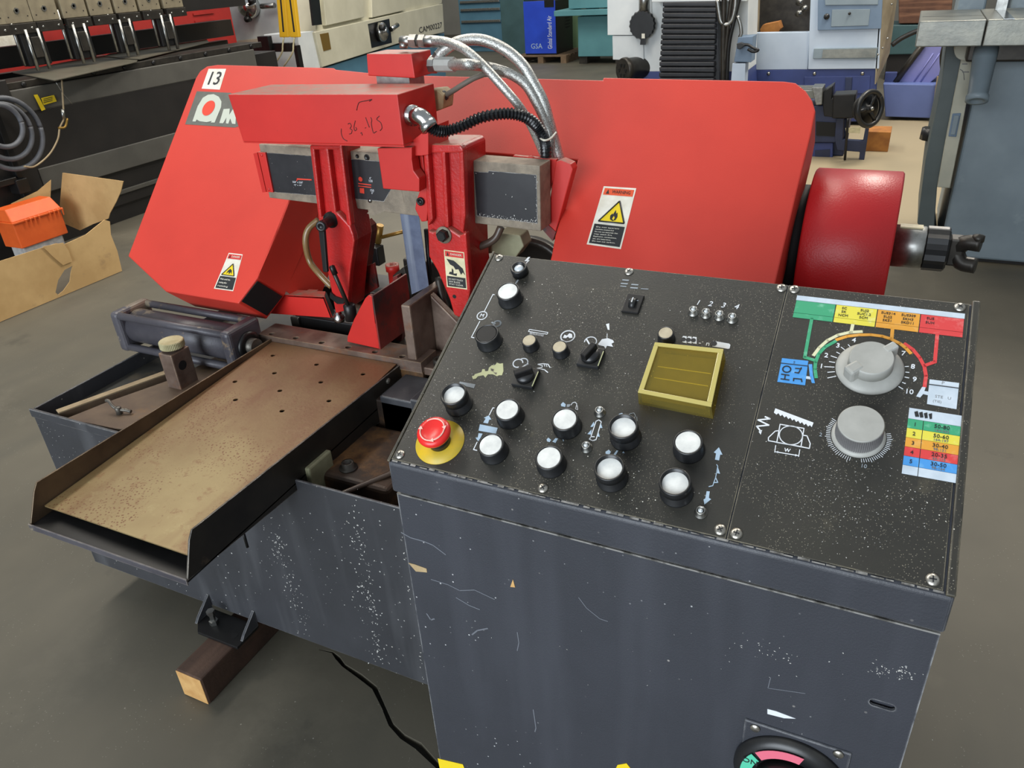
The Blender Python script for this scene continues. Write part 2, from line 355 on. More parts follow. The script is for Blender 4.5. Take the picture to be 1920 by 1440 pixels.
def rrect(w, h, r, n=5):
    o = []
    for cx, cy, a in ((w-r, h-r, 0), (r, h-r, 90), (r, r, 180), (w-r, r, 270)):
        for i in range(n+1): t = math.radians(a+90*i/n); o.append((cx+r*math.cos(t), cy+r*math.sin(t)))
    return o
# ================================================================ the setting
CR = [(598,1218),(623,1223),(633,1233),(644,1247),(674,1267),(702,1289),(719,1325),(733,1358),(755,1381),(784,1398),(819,1434),(860,1475)]
cw = [.001,.003,.006,.006,.007,.007,.006,.006,.009,.010,.008,.004]
cp = [PZ(a, b, 0) for a, b in CR]
up, lw = [], []
for i, p in enumerate(cp):
    d = (cp[min(i+1, len(cp)-1)]-cp[max(i-1, 0)]).normalized(); n = Vector((-d.y, d.x, 0)); k = random.uniform(.8, 1.2)
    up.append((p.x+n.x*cw[i]*k, p.y+n.y*cw[i]*k)); lw.append((p.x-n.x*cw[i]*k, p.y-n.y*cw[i]*k))
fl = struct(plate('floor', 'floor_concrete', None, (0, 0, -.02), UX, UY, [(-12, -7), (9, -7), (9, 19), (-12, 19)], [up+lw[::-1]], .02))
xs = [p.x for p in cp]; ys = [p.y for p in cp]
MB().box(min(xs)-.05, max(xs)+.05, min(ys)-.05, max(ys)+.05, -.03, -.02).build('crack_bottom', 'crack_dark', fl)
struct(MB().box(-12, 9, 18.8, 19, 0, 5.5).build('wall_back', 'wall_paint'))
struct(MB().box(-12, -11.8, -7, 19, 0, 5.5).build('wall_left', 'wall_paint'))
struct(MB().box(8.8, 9, -7, 19, 0, 5.5).build('wall_right', 'wall_paint'))

# ================================================================ control console
A = Vector((-.48422, .606457, H-.514762)); W = .60
PU = UX; PV = Vector((0, .513174, .262124)).normalized(); PNrm = PU.cross(PV); PL = .6*math.hypot(.513174, .262124)
def PN(px, py, h=0): return PP(px, py, A+PNrm*h, PNrm)
def at(u, v, h=0): return A+PU*u+PV*v+PNrm*h
def uv(px, py, h=0): p = PN(px, py, h)-A; return (p.dot(PU), p.dot(PV))
con = empty('control_console', (-.18, .76, 0), 'black saw control console with sloped panel of push buttons and two grey knobs', 'control console')
x0, x1 = A.x, A.x+W; yb = A.y+.3079; zf = A.z; zb = A.z+.15727; lip = .0453
# cabinet body with a real oval slot, sloped housing above it
yc = A.y+.006
oh = PY(1650, 1321, yc); sp = PY(1495, 1420, yc)
slot = [(oh.x-x0+a, oh.z+b) for a, b in ([(.008+.004*math.cos(math.radians(t)), .0045*math.sin(math.radians(t))) for t in range(-90, 91, 30)]+[(-.008+.004*math.cos(math.radians(t)), .0045*math.sin(math.radians(t))) for t in range(90, 271, 30)])]
zc = A.z-lip-.006
plate('front_door', 'console_paint', con, (x0+.002, yc+.003, 0), UX, UZ, [(0, .03), (W-.004, .03), (W-.004, zc), (0, zc)], [slot], .003, bevel=.0012)
MB().box(x0+.003, x1-.003, yc+.006, yb, 0, zc-.004).build('cabinet', 'console_paint', con, .002)
MB().box(x0+.012, x1-.012, yc+.010, yb-.01, zc-.01, zc+.012).build('seam_gasket', 'black_deep', con)
prof = [(A.y, zf-lip), (A.y, zf-.0022), (yb, zb-.0022), (yb, zf-lip)]
MB().prism([(x0, y, z) for y, z in prof], (W, 0, 0)).build('panel_housing', 'console_paint', con, .0035, 3)
# two face plates on the slope
us0 = uv(1478, 531)[0]; us1 = uv(1362, 1012)[0]; us = (us0+us1)/2
ins = .004
def quadplate(u0, u1): return MB().obox(at(u0, ins, -.002), PU*(u1-u0), PV*(PL-2*ins), PNrm*.002)
quadplate(ins, us-.0006).build('face_plate', 'panel_black', con, .0005)
quadplate(us+.0006, W-.010).build('face_plate', 'panel_black', con, .0005)
MB().obox(at(W-.008, 0, -.002), PU*.008, PV*PL, PNrm*.0045).build('side_rim', 'panel_black', con, .0015)
MB().obox(at(0, 0, -.002), PU*.0035, PV*PL, PNrm*.0035).build('side_rim', 'panel_black', con, .001)
for px in ((938,478),(1181,505),(1467,534),(1491,536),(1816,571),(742,857),(1016,921),(1349,999),(1379,1008),(1769,1099)):
    u, v = uv(*px); u = max(.012, min(W-.019, u)); v = max(.012, min(PL-.010, v))
    sc_ = MB().lathe(at(u, v, 0), PNrm, [(.0062, 0), (.006, .001), (.0035, .0022), (0, .0025)], 20).build('screw', 'screw', con)
    a = random.random()*1.5; d1 = PU*math.cos(a)+PV*math.sin(a); d2 = PNrm.cross(d1); cc = at(u, v, .0024)
    for d, e in ((d1, d2), (d2, d1)): MB().obox(cc-d*.003-e*.0006, d*.006, e*.0012, PNrm*.0003).build('screw_slot', 'ink', sc_)
# ---- printed marks
def dec(px, m, h=0, name='printed_mark', t=.0004): return MB().prism([PN(a, b, h) for a, b in px], PNrm*t).build(name, m, con)
def stroke(pxs, m='print_white', w=.0011, closed=False, parent=None, h=0, name='printed_mark', pts=None):
    P = pts or [PN(a, b, h) for a, b in pxs]; mb = MB()
    if closed: P = P+[P[0]]
    for a, b in zip(P, P[1:]):
        d = (b-a)
        if d.length < 1e-6: continue
        d.normalize(); s = PNrm.cross(d)*w/2; mb.prism([a-s-d*w*.3, b-s+d*w*.3, b+s+d*w*.3, a+s-d*w*.3], PNrm*.0004)
    return mb.build(name, m, parent or con)
def arc(px, py, r, a0, a1, n=24): c = PN(px, py); return [c+PU*r*math.cos(math.radians(a0+(a1-a0)*i/n))+PV*r*math.sin(math.radians(a0+(a1-a0)*i/n)) for i in range(n+1)]
def ptext(s, px, py, size, m='print_white', **k): return text(s, m, con, PN(px, py, .0002), PU, PV, size, **k)
def Z1(x, y): return (840+x/5.3333, 460+y/5.3333)     # helpers for places read off enlarged views
def Z2(x, y): return (1100+x/5.3333, 480+y/5.3333)
def Z3(x, y): return (1440+x/4.5714, 530+y/4.5714)
def Z4(x, y): return (760+x/6, 680+y/6)
def Z5(x, y): return (1000+x/4.8, 740+y/4.8)
def Z6(x, y): return (1400+x/4.465, 720+y/4.465)
stroke([Z1(465,495), Z1(450,492), Z1(365,660)]); stroke([Z1(318,762), Z1(235,920), Z1(262,926)])
stroke(None, w=.0014, pts=arc(*Z1(341,703), .0068, 0, 360)); ptext('M', *Z1(341,703), .006)
stroke([Z1(700,350), Z1(670,395)], 'print_grey', .0022)
dec([Z1(800,120), Z1(822,118), Z1(800,150), Z1(818,150), Z1(780,190), Z1(775,180), Z1(795,160), Z1(765,160)], 'print_white')
stroke(None, 'print_grey', .0022, pts=arc(*Z1(492,785), .0048, 0, 360)); stroke([Z1(440,772), Z1(470,785)], 'print_grey', .0022)
# comb, fan, reel and hand marks
stroke([Z1(815,842), Z1(1000,872), Z1(990,890), Z1(805,862)], closed=True, w=.0009)
for i in range(10): x = 825+i*14; y = 872+i*2.4; stroke([Z1(x, y), Z1(x-3, y+18)], w=.0008)
stroke(None, w=.0016, pts=arc(*Z1(1198,910), .0088, 0, 360)); dec([Z1(1150,925), Z1(1165,895), Z1(1190,905), Z1(1215,880), Z1(1240,890), Z1(1245,925), Z1(1215,930), Z1(1200,915), Z1(1180,930)], 'print_white')
stroke(None, w=.0014, pts=arc(*Z1(700,1180), .0062, 20, 300)); stroke(None, w=.0014, pts=arc(*Z1(750,1172), .0062, -30, 140)); stroke([Z1(735,1222), Z1(800,1185)], w=.0016)
stroke([Z1(900,1190), Z1(950,1185), Z1(1000,1190), Z1(1020,1222)], w=.0012); stroke([Z1(900,1192), Z1(945,1205), Z1(940,1222), Z1(892,1230), Z1(965,1245), Z1(998,1272)], w=.0012)
for q in ((960,1186,968,1210), (980,1188,990,1214)): stroke([Z1(q[0], q[1]), Z1(q[2], q[3])], w=.0009)
stroke(None, w=.0012, pts=arc(*Z1(1425,965), .0075, -60, 190)); stroke([Z1(1385,940), Z1(1415,990)], w=.0018)
dec([Z1(1500,990), Z1(1540,940), Z1(1600,930), Z1(1650,950), Z1(1660,970), Z1(1635,985), Z1(1650,1015), Z1(1590,1005), Z1(1575,1035), Z1(1560,1010), Z1(1510,1000)], 'print_white')
stroke([Z1(1592,885), Z1(1590,935)], w=.0007); dec([Z1(1580,790), Z1(1612,782), Z1(1615,845), Z1(1598,845)], 'print_white')
# pale worn spanner mark, small grey tag
dec([Z1(240,1310), Z1(262,1305), Z1(270,1290), Z1(335,1270), Z1(345,1240), Z1(368,1240), Z1(372,1262), Z1(402,1258), Z1(410,1225), Z1(440,1200), Z1(470,1200), Z1(490,1175), Z1(520,1185), Z1(550,1180), Z1(555,1260), Z1(540,1300), Z1(510,1300), Z1(490,1310), Z1(450,1290), Z1(400,1290), Z1(375,1325), Z1(355,1300), Z1(300,1310), Z1(280,1335), Z1(250,1340)], 'print_cream')
dec([Z1(425,1230), Z1(460,1240), Z1(455,1265), Z1(430,1255)], 'panel_black', .0004); dec([Z1(455,1270), Z1(490,1275), Z1(480,1295)], 'panel_black', .0004)
dec([Z4(615,215), Z4(790,245), Z4(772,290), Z4(690,270), Z4(650,245), Z4(605,235)], 'print_grey')
for q in ((360,235,425,250), (345,270,415,285), (340,298,400,310), (450,280,520,295), (440,312,515,328), (545,325,620,335)):
    dec([Z2(q[0], q[1]), Z2(q[2], q[1]+5), Z2(q[2]-6, q[3]), Z2(q[0]-6, q[3]-6)], 'print_grey')
for i, s in enumerate('1234'): ptext(s, *Z2((1112, 1236, 1366, 1497)[i], (468, 480, 494, 508)[i]), .0078, shear=.2)
# pipe pieces ... n ... pipe
for x in (965, 1015, 1065):
    y = 835+(x-965)*.08; dec([Z2(x, y-34), Z2(x+35, y-30), Z2(x+35, y+38), Z2(x-5, y+30), Z2(x-22, y)], 'print_white'); MB().prism(arc(*Z2(x+2, y+2), .0030, 0, 360, 12)[:-1], PNrm*.0008).build('printed_mark', 'ink', con)
ptext('-  -  n -', *Z2(1165,872), .007)
dec([Z2(1265,850), Z2(1425,878), Z2(1437,890), Z2(1430,925), Z2(1415,930), Z2(1258,905), Z2(1248,880)], 'print_white'); MB().prism(arc(*Z2(1272,878), .0036, 0, 360, 12)[:-1], PNrm*.0008).build('printed_mark', 'ink', con)
# blade raise / lower marks
dec([Z4(940,595), Z4(968,640), Z4(945,642), Z4(930,685), Z4(878,675), Z4(905,630), Z4(885,622)], 'print_blue'); stroke([Z4(945,590), Z4(985,510), Z4(1000,510)])
dec([Z4(840,695), Z4(1040,735), Z4(1020,800), Z4(825,765)], 'print_blue')
dec([Z4(825,795), Z4(870,800), Z4(845,850), Z4(820,885), Z4(790,845), Z4(815,845)], 'print_blue'); stroke([Z4(808,895), Z4(768,978), Z4(805,988)])
dec([Z4(1750,470), Z4(1775,445), Z4(1805,470), Z4(1800,500), Z4(1755,490)], 'print_blue'); dec([Z4(1820,470), Z4(1860,470), Z4(1845,500), Z4(1815,500)], 'print_grey')
stroke([Z5(340,95), Z5(352,75), Z5(375,68), Z5(392,85), Z5(380,130), Z5(400,138), Z5(396,100)], w=.0009)
dec([Z4(1590,865), Z4(1610,845), Z4(1640,870), Z4(1625,895), Z4(1595,885)], 'print_blue'); dec([Z4(1655,890), Z4(1690,850), Z4(1718,855), Z4(1690,905)], 'print_blue'); dec([Z4(1770,860), Z4(1785,875), Z4(1775,890)], 'print_blue')
stroke([Z5(858,190), Z5(870,172), Z5(905,165), Z5(920,190), Z5(905,225), Z5(935,238), Z5(930,200)], w=.0008, m='print_grey'); dec([Z5(770,175), Z5(800,165), Z5(810,180), Z5(775,192)], 'print_blue')
dec([Z5(650,515), Z5(680,497), Z5(698,515), Z5(685,540), Z5(652,532)], 'print_blue'); dec([Z5(722,540), Z5(750,502), Z5(765,505), Z5(740,548)], 'print_blue'); dec([Z5(800,525), Z5(812,510), Z5(822,528)], 'print_blue')
stroke([Z5(515,390), Z5(565,240), Z5(590,228), Z5(612,245), Z5(565,405), Z5(535,415), Z5(505,402), Z5(520,378), Z5(550,380)], w=.001)
dec([Z5(515,290), Z5(545,245), Z5(550,270), Z5(535,290)], 'print_blue'); dec([Z5(608,255), Z5(622,300), Z5(600,300)], 'print_blue'); dec([Z5(488,355), Z5(525,315), Z5(520,360)], 'print_blue'); dec([Z5(585,330), Z5(598,380), Z5(572,375)], 'print_blue')
dec([Z5(1670,475), Z5(1702,540), Z5(1682,540), Z5(1672,592), Z5(1635,585), Z5(1645,530), Z5(1625,520)], 'print_blue')
dec([Z5(1662,655), Z5(1680,712), Z5(1645,705)], 'print_blue'); stroke([Z5(1650,630), Z5(1660,645), Z5(1640,750), Z5(1615,820), Z5(1580,828)], w=.0008, m='print_blue'); stroke([Z5(1640,745), Z5(1660,790), Z5(1622,792)], w=.0009, m='print_blue')
dec([Z5(1560,870), Z5(1588,872), Z5(1580,930), Z5(1600,942), Z5(1540,990), Z5(1532,945), Z5(1548,935)], 'print_blue')
# right plate: speed chart, dial scale, feed chart
def bil(q, s, t): a, b, c, d = [Vector((*x, 0)) for x in q]; p = (a*(1-s)+b*s)*(1-t)+(d*(1-s)+c*s)*t; return (p.x, p.y)
def cell(q, s0, s1, t0, t1, m, h=0): return dec([bil(q, s0, t0), bil(q, s1, t0), bil(q, s1, t1), bil(q, s0, t1)], m, h, 'chart_cell')
Q1 = [Z3(250,110), Z3(1688,268), Z3(1670,470), Z3(207,295)]
cell(Q1, 0, 1, 0, .21, 'tab_white')
cs = [0, .238, .485, .74, 1]; cm = ['tab_green', 'tab_yellow', 'tab_orange', 'tab_red']
for i in range(4):
    cell(Q1, cs[i]+.003, cs[i+1]-.003, .23, .78, cm[i]); cell(Q1, cs[i]+.003, cs[i+1]-.003, .80, 1, cm[i] if i else 'tab_green')
def qtext(q, s, t, st, size, m='ink', **k): x, y = bil(q, s, t); p = PN(x, y, .0006); a = PN(*bil(q, 0, t)); b = PN(*bil(q, 1, t)); d = (b-a).normalized(); return text(st, m, con, p, d, PNrm.cross(d), size, **k)
for r, (a, b) in enumerate((('SC', 'SUJ2'), ('SK', 'SUC1.2'), ('NCM', 'SCM'))): qtext(Q1, .29, .34+r*.16, a, .0034); qtext(Q1, .41, .34+r*.16, b, .0034)
for r, (a, b) in enumerate((('SUS314', 'SUS309'), ('SUJ2', 'SKH3'), ('SKS1', 'SKD11'))): qtext(Q1, .55, .34+r*.16, a, .0034); qtext(Q1, .67, .34+r*.16, b, .0034)
for r, a in enumerate(('SUS', 'SUH')): qtext(Q1, .80, .36+r*.18, a, .0034)
mat('tab_cream', S(218, 216, 178), .45)
dc = at(.5015, .235)
def dpt(r, a): return dc+PU*r*math.cos(math.radians(a))+PV*r*math.sin(math.radians(a))
def ang(x, y): p = PN(*Z3(x, y))-dc; return math.degrees(math.atan2(p.dot(PV), p.dot(PU))), math.hypot(p.dot(PU), p.dot(PV))
for pts, m in (([(412,812),(402,740),(407,685),(435,610),(490,552),(578,503)], 'tab_green'), ([(392,622),(440,558),(510,496),(600,450),(700,426),(802,420)], 'tab_cream'), ([(588,490),(680,460),(780,449),(880,447),(980,460),(1050,482),(1130,522),(1180,560),(1222,605)], 'tab_orange'), ([(1172,524),(1240,572),(1300,645),(1340,720),(1354,800),(1342,890)], 'tab_red')):
    stroke([Z3(*p) for p in pts], m, .0036, name='scale_band')
for pts, m in (([(375,310),(315,640),(405,668)], 'tab_green'), ([(730,345),(712,425)], 'tab_cream'), ([(1068,390),(1060,480)], 'tab_orange'), ([(1450,450),(1430,680),(1345,710)], 'tab_red')):
    stroke([Z3(*p) for p in pts], m, .0036)
for i, (s, x, y) in enumerate((('1',458,716),('2',500,624),('3',600,540),('4',737,494),('7',1160,608),('8',1242,720),('9',1257,830),('10',1210,935))): ptext(s, *Z3(x, y), .0062, off=.0001)
for x, y in ((500,820),(500,770),(472,720),(515,675),(530,625),(580,592),(620,548),(690,535),(1215,718),(1205,770),(1218,820),(1188,870),(1165,918)):
    a, r = ang(x, y); stroke(None, w=.0008, pts=[dpt(.0352, a), dpt(max(.0385, r*.97), a)])
dec([Z3(120,648), Z3(345,672), Z3(318,880), Z3(80,850)], 'tab_blue', 0, 'chart_cell'); stroke([Z3(110,690), Z3(338,715)], 'ink', .0008, h=.0005)
ptext('5', *Z3(225,685), .0035, 'ink')
def ink(pts, w=.0013): stroke([Z3(*p) for p in pts], 'ink', w, h=.0005)
stroke(None, 'ink', .0013, pts=[p+PNrm*.0005 for p in arc(*Z3(160,745), .0042, 0, 360)])
ink([(285,730),(262,775),(230,770)]); ink([(235,735),(285,740)], .0012); ink([(115,785),(180,795)]); ink([(148,790),(142,828)]); ink([(110,825),(180,835)]); ink([(290,850),(285,828),(220,822),(218,842)])
dec([Z3(348,700), Z3(378,700), Z3(385,790), Z3(402,862), Z3(375,860), Z3(358,800)], 'tab_blue', 0, 'scale_band'); stroke([Z3(322,812), Z3(362,818)], 'tab_white', .0035)
dec([Z3(1385,830), Z3(1638,862), Z3(1615,1085), Z3(1362,1040)], 'tab_white', 0, 'chart_cell'); stroke([Z3(1380,872), Z3(1632,905)], 'ink', .0008, h=.0005)
ptext('STE   U', *Z3(1500,985), .0035, 'ink_grey'); ptext('(TIE)', *Z3(1450,1020), .003, 'ink_grey'); ptext('P', *Z3(1500,862), .004, 'ink_grey')
dec([Z3(1320,895), Z3(1352,897), Z3(1340,930), Z3(1372,935), Z3(1370,965), Z3(1330,955), Z3(1305,985), Z3(1270,975)], 'tab_white', 0, 'scale_band')
Q2 = [Z6(1362,200), Z6(1805,268), Z6(1760,835), Z6(1297,752)]
ts = [0, .163, .305, .447, .587, .725, .865, 1]; tm = ['tab_white', 'tab_green', 'tab_yellow', 'tab_orange', 'tab_red', 'tab_blue', 'tab_white']
for i in range(7):
    if i == 0: cell(Q2, 0, 1, ts[0], ts[1]-.006, tm[0])
    else: cell(Q2, 0, .282, ts[i], ts[i+1]-.006, tm[i]); cell(Q2, .296, 1, ts[i], ts[i+1]-.006, tm[i])
for i, (a, b) in enumerate((('50-80', '164-262'), ('50-60', '164-197'), ('30-40', '98-131'), ('20-35', '66-115'), ('30-50', '98-164'))):
    t = (ts[i+1]+ts[i+2])/2; qtext(Q2, .14, t, str(i+1), .0044); qtext(Q2, .64, t-.022, a, .0044); qtext(Q2, .64, t+.035, b, .0030, 'ink_grey')
for i in range(4): dec([bil(Q2, .10+i*.09, .05), bil(Q2, .16+i*.09, .03), bil(Q2, .20+i*.08, .11), bil(Q2, .13+i*.09, .12)], 'ink', .0005)
# saw blade and vice mark with W dimension
tooth = [Z6(240,205), Z6(560,325), Z6(545,362)]
for i in range(9): x = 530-i*33; y = 345-i*12.5; tooth += [Z6(x, y), Z6(x-16, y+12)]
tooth += [Z6(228,240)]; dec(tooth, 'print_white')
stroke([Z6(280,338), Z6(480,372), Z6(455,525), Z6(252,490)], closed=True, w=.0010); stroke(None, w=.0010, pts=arc(*Z6(370,430), .0115, 0, 360, 36))
stroke([Z6(262,392), Z6(240,395), Z6(182,450), Z6(182,475), Z6(525,540), Z6(532,500), Z6(505,435), Z6(475,430)], w=.0010)
stroke([Z6(243,515), Z6(235,572)], w=.0008); stroke([Z6(445,550), Z6(435,608)], w=.0008); stroke([Z6(240,568), Z6(430,600)], w=.0009); ptext('W', *Z6(340,556), .0042, off=.0001)
for q in (((240,568),(265,562),(262,580)), ((432,600),(408,588),(405,606))): dec([Z6(*p) for p in q], 'print_white')
stroke([Z6(155,275), Z6(195,292), Z6(95,302), Z6(185,345), Z6(85,355), Z6(120,400)], w=.0016); dec([Z6(100,400), Z6(130,385), Z6(118,425)], 'print_white')
# ---- knobs
big = MB().lathe(dc, PNrm, [(.034, 0), (.034, .002), (.032, .0045), (.027, .007), (.022, .008)], 64).build('speed_dial', 'knob_alu', con)
c3 = PN(*Z3(890,605), .034); cb = c3-PNrm*.034+(dc-(c3-PNrm*.034))
MB().lathe(cb+PNrm*.007, PNrm, [(.0225, 0), (.022, .013), (.021, .0145)], 64).build('dial_body', 'knob_alu', big)
da = (PN(*Z3(1100,510), .033)-PN(*Z3(720,720), .033)).normalized(); db = PNrm.cross(da)
MB().obox(cb+da*.016-db*.005+PNrm*.006, da*.0150, db*.010, PNrm*.0160).build('pointer', 'knob_alu', big, .002)
MB().obox(cb-da*.0300-db*.007+PNrm*.004, da*.017, db*.014, PNrm*.0182).build('grip', 'knob_alu', big, .003)
MB().obox(cb+da*.0235-db*.0035+PNrm*.0215, da*.0058, db*.007, PNrm*.0004).build('pointer_mark', 'tab_white', big)
kb = at(.5015, .1485); kn = MB().lathe(kb, PNrm, [(.0258, 0), (.0258, .0015), (.024, .004), (.022, .0045)], 64).build('feed_knob', 'knob_alu', con)
MB().lathe(kb+PNrm*.0045, PNrm, [(.0228, 0), (.0222, .019)], 140, False, .025).build('knurled_grip', 'knob_side', kn)
MB().lathe(kb+PNrm*.0235, PNrm, [(.0221, 0), (.0210, .0014)], 64).build('knob_top', 'knob_alu', kn)
for i in range(54):
    a = 150+i*4.3
    if 262 < a < 283: continue
    stroke(None, w=.0005, pts=[kb+(PU*math.cos(math.radians(a))+PV*math.sin(math.radians(a)))*r for r in (.0268, .0306 if i % 5 else .0318)], name='scale_tick')
ptext('2', *Z6(620,425), .0045, 'print_grey'); ptext('10', *Z6(980,688), .0045, 'print_grey')
# ---- push buttons
def button(px, py, h=.017, R=.0158, guard=False, cap='white_cap', m='black_plastic'):
    c = PN(px, py, h); b = c-PNrm*h
    top = h+.005 if guard else h+.0006
    pr = [(R*1.06, 0), (R*1.06, .002), (R, .0025), (R, h*.55), (R*.93, h*.58), (R*.93, h*.66), (R, h*.70), (R*.99, top-.001), (R*.95, top), (R*.86, top), (R*.84, h-.002), (0, h-.002)] if guard else [(R*1.08, 0), (R*1.08, .002), (R, .003), (R, top-.0015), (R*.95, top), (R*.87, top), (R*.86, h-.002), (0, h-.002)]
    o = MB().lathe(b, PNrm, pr, 40).build('push_button', m, con)
    if guard: o['label'] = 'push button in a raised black collar'
    if cap: MB().lathe(b+PNrm*(h-.0025), PNrm, [(R*.84, 0), (R*.84, .0018 if guard else .0024), (R*.81, .0029)], 40, False).build('button_cap', cap, o)
    return o
button(952, 546); button(912, 626, cap='black_metal')
for p in ((951,768), (920,834), (1059,786), (1029,858), (1290,829)): button(*p)
for p in ((852,742), (1169,803), (1143,880), (1266,907)): button(*p, h=.020, R=.0165, guard=True)
for p in ((992,638), (1049,650), (1248,624)): button(*p, h=.013, R=.0098, cap='cream_cap')
pl = MB().lathe(PN(976,512), PNrm, [(.0115, 0), (.0115, .011), (.0105, .012), (.0085, .012), (.008, .007), (0, .007)], 32).build('pilot_lamp', 'black_plastic', con)
MB().lathe(PN(976,512)+PNrm*.007, PNrm, [(.0068, 0), (.0065, .003), (.004, .0048), (0, .0055)], 24).build('lens', 'lens', pl)
# round guard ring of the upper white button is clear
for p in ((1300,586), (1324,590), (1349,594), (1373,599), (1125,774), (1100,840), (1314,962)):
    b = PN(*p); o = MB().lathe(b, PNrm, [(.0070, 0), (.0068, .0008), (.0052, .0016), (.0050, .0065), (.0044, .007), (.0036, .007), (.0034, .004), (0, .004)], 24).build('indicator_light', 'zinc', con)
    MB().lathe(b+PNrm*.004, PNrm, [(.0026, 0), (.0024, .0026), (0, .0036)], 16).build('lens', 'lens', o)
def selector(px, py, rotd):
    b = PN(px, py, .006)-PNrm*.006
    o = MB().obox(b-PU*.014-PV*.014, PU*.028, PV*.028, PNrm*.006).build('selector_switch', 'black_plastic', con, .001)
    MB().lathe(b+PNrm*.006, PNrm, [(.0115, 0), (.011, .006), (0, .006)], 28).build('collar', 'black_plastic', o)
    d = PU*math.cos(rotd)+PV*math.sin(rotd); e = PNrm.cross(d)
    MB().obox(b+PNrm*.011-d*.0115-e*.0042, d*.023, e*.0084, PNrm*.010).build('lever_knob', 'black_metal', o, .0015)
    MB().obox(b+PU*.013-PV*.012+PNrm*.006, PU*.0012, PV*.022, PNrm*.0006).build('pointer_line', 'print_cream', o)
selector(985, 706, .6); selector(1107, 668, 1.2)
tw = PN(1187, 571); o = MB().obox(tw-PU*.011-PV*.015, PU*.022, PV*.030, PNrm*.003).build('thumbwheel_counter', 'black_metal', con, .001)
MB().lathe(tw-PU*.004, PU, [(.008, 0), (.008, .008)], 20).build('wheel', 'black_plastic', o); MB().obox(tw-PU*.006+PV*.004+PNrm*.0031, PU*.012, PV*.0012, PNrm*.0005).build('window_line', 'print_grey', o)
text('1', 'print_white', o, tw+PNrm*.0088, PU, PV, .008)
# emergency stop
ec = PN(825, 829); MB().lathe(ec, PNrm, [(.0305, 0), (.0305, .0008), (.0125, .0008)], 56).build('stop_legend_ring', 'ring_yellow', con)
es = MB().lathe(ec, PNrm, [(.0135, 0), (.0135, .008), (.0125, .009), (.0125, .018)], 36).build('emergency_stop', 'black_plastic', con)
eh = PN(816, 805, .026); eb = ec
MB().lathe(eb+PNrm*.016, PNrm, [(.012, 0), (.0195, .003), (.0205, .006), (.0200, .009), (.017, .0115), (.0125, .0124), (.0118, .0118), (0, .0122)], 56).build('stop_head', 'estop_red', es)
for a0, a1, in ((30, 140), (-60, 20), (190, 290)):
    P = [eb+PNrm*.0288+(PU*math.cos(math.radians(a))+PV*math.sin(math.radians(a)))*.0148 for a in range(a0, a1+1, 10)]; mb = MB(); mb.tube(P, .0008, 6, 2); mb.build('arrow_mark', 'estop_pale', es)
    p, q = P[0], P[1]; d = (p-q).normalized(); s_ = PNrm.cross(d)
    MB().prism([p-s_*.0028, p+d*.0045, p+s_*.0028], PNrm*.0006).build('arrow_mark', 'estop_pale', es)
# amber cover over the counter
hq = .021; qs = [(1228,643), (1357,656), (1334,764), (1196,737)]
T = [PN(a, b, hq) for a, b in qs]; B_ = [p-PNrm*(hq-.0) for p in T]; cx = sum(T, Vector())/4
Bo = [p+(p-cx)*.03-PNrm*hq for p in T]; Ti = [cx+(p-cx)*.93-PNrm*.0025 for p in T]; Bi = [cx-PNrm*hq+(p-cx)*.95 for p in T]
yc_ = MB().add(Bo+T+Bi+Ti, [(4, 5, 6, 7), (12, 13, 14, 15)]+[(i, (i+1) % 4, 4+(i+1) % 4, 4+i) for i in range(4)]+[(8+i, 8+(i+1) % 4, 12+(i+1) % 4, 12+i) for i in range(4)]+[(i, (i+1) % 4, 8+(i+1) % 4, 8+i) for i in range(4)])
ac = yc_.build('counter_cover', 'yellow_acrylic', con); ac['label'] = 'clear yellow acrylic cover'
def inq(s, t, h): a, b, c, d = T; p = (a*(1-s)+b*s)*(1-t)+(d*(1-s)+c*s)*t; return p+PNrm*(h-hq)
MB().prism([inq(.10, .10, .002), inq(.90, .10, .002), inq(.90, .9, .002), inq(.10, .9, .002)], PNrm*.010).build('counter', 'counter_face', ac)
for t in (.36, .58): MB().prism([inq(.12, t, 0.0122), inq(.88, t, 0.0122), inq(.88, t+.015, 0.0122), inq(.12, t+.015, .0122)], PNrm*.0004).build('counter_line', 'print_cream', ac)
fr = .07
for s0, s1, t0, t1 in ((0, 1, 0, fr), (0, 1, 1-fr, 1), (0, fr, fr, 1-fr), (1-fr, 1, fr, 1-fr)):
    MB().prism([inq(s0, t0, hq+.0001), inq(s1, t0, hq+.0001), inq(s1, t1, hq+.0001), inq(s0, t1, hq+.0001)], PNrm*.0018).build('cover_rim', 'amber_edge', ac, .0006)
# ---- front door: disconnect switch, stickers, bracket
d0 = PY(1397, 1345, yc); d1 = PY(1600, 1402, yc)
dw = (d1-d0).x; dpl = MB().box(d0.x, d1.x, yc-.003, yc+.003, d0.z-.19, d0.z).build('switch_plate', 'console_paint', con, .002)
sc0 = PY(1492, 1440, yc); cy = Vector((d0.x+dw*.5, yc-.003, sc0.z-.012))
MB().lathe(cy, -UY, [(.062, 0), (.062, .004), (.055, .010), (.044, .012), (.040, .009), (0, .009)], 56).build('switch_ring', 'black_plastic', dpl)
def sector(a0, a1, m):
    P = [cy-UY*.0125+(UX*math.cos(math.radians(a))+UZ*math.sin(math.radians(a)))*r for r, rng_ in ((.053, range(a0, a1+1, 6)), (.041, range(a1, a0-1, -6))) for a in rng_]
    MB().prism(P, (0, -.0006, 0)).build('colour_sector', m, dpl)
mat('sector_pink', S(224, 110, 130), .5); mat('sector_green', S(86, 196, 160), .5)
sector(78, 140, 'sector_pink'); sector(144, 200, 'sector_green')
text('ON', 'ink', dpl, cy-UY*.0134+(UX*math.cos(2.75)+UZ*math.sin(2.75))*.047, UX, UZ, .008)
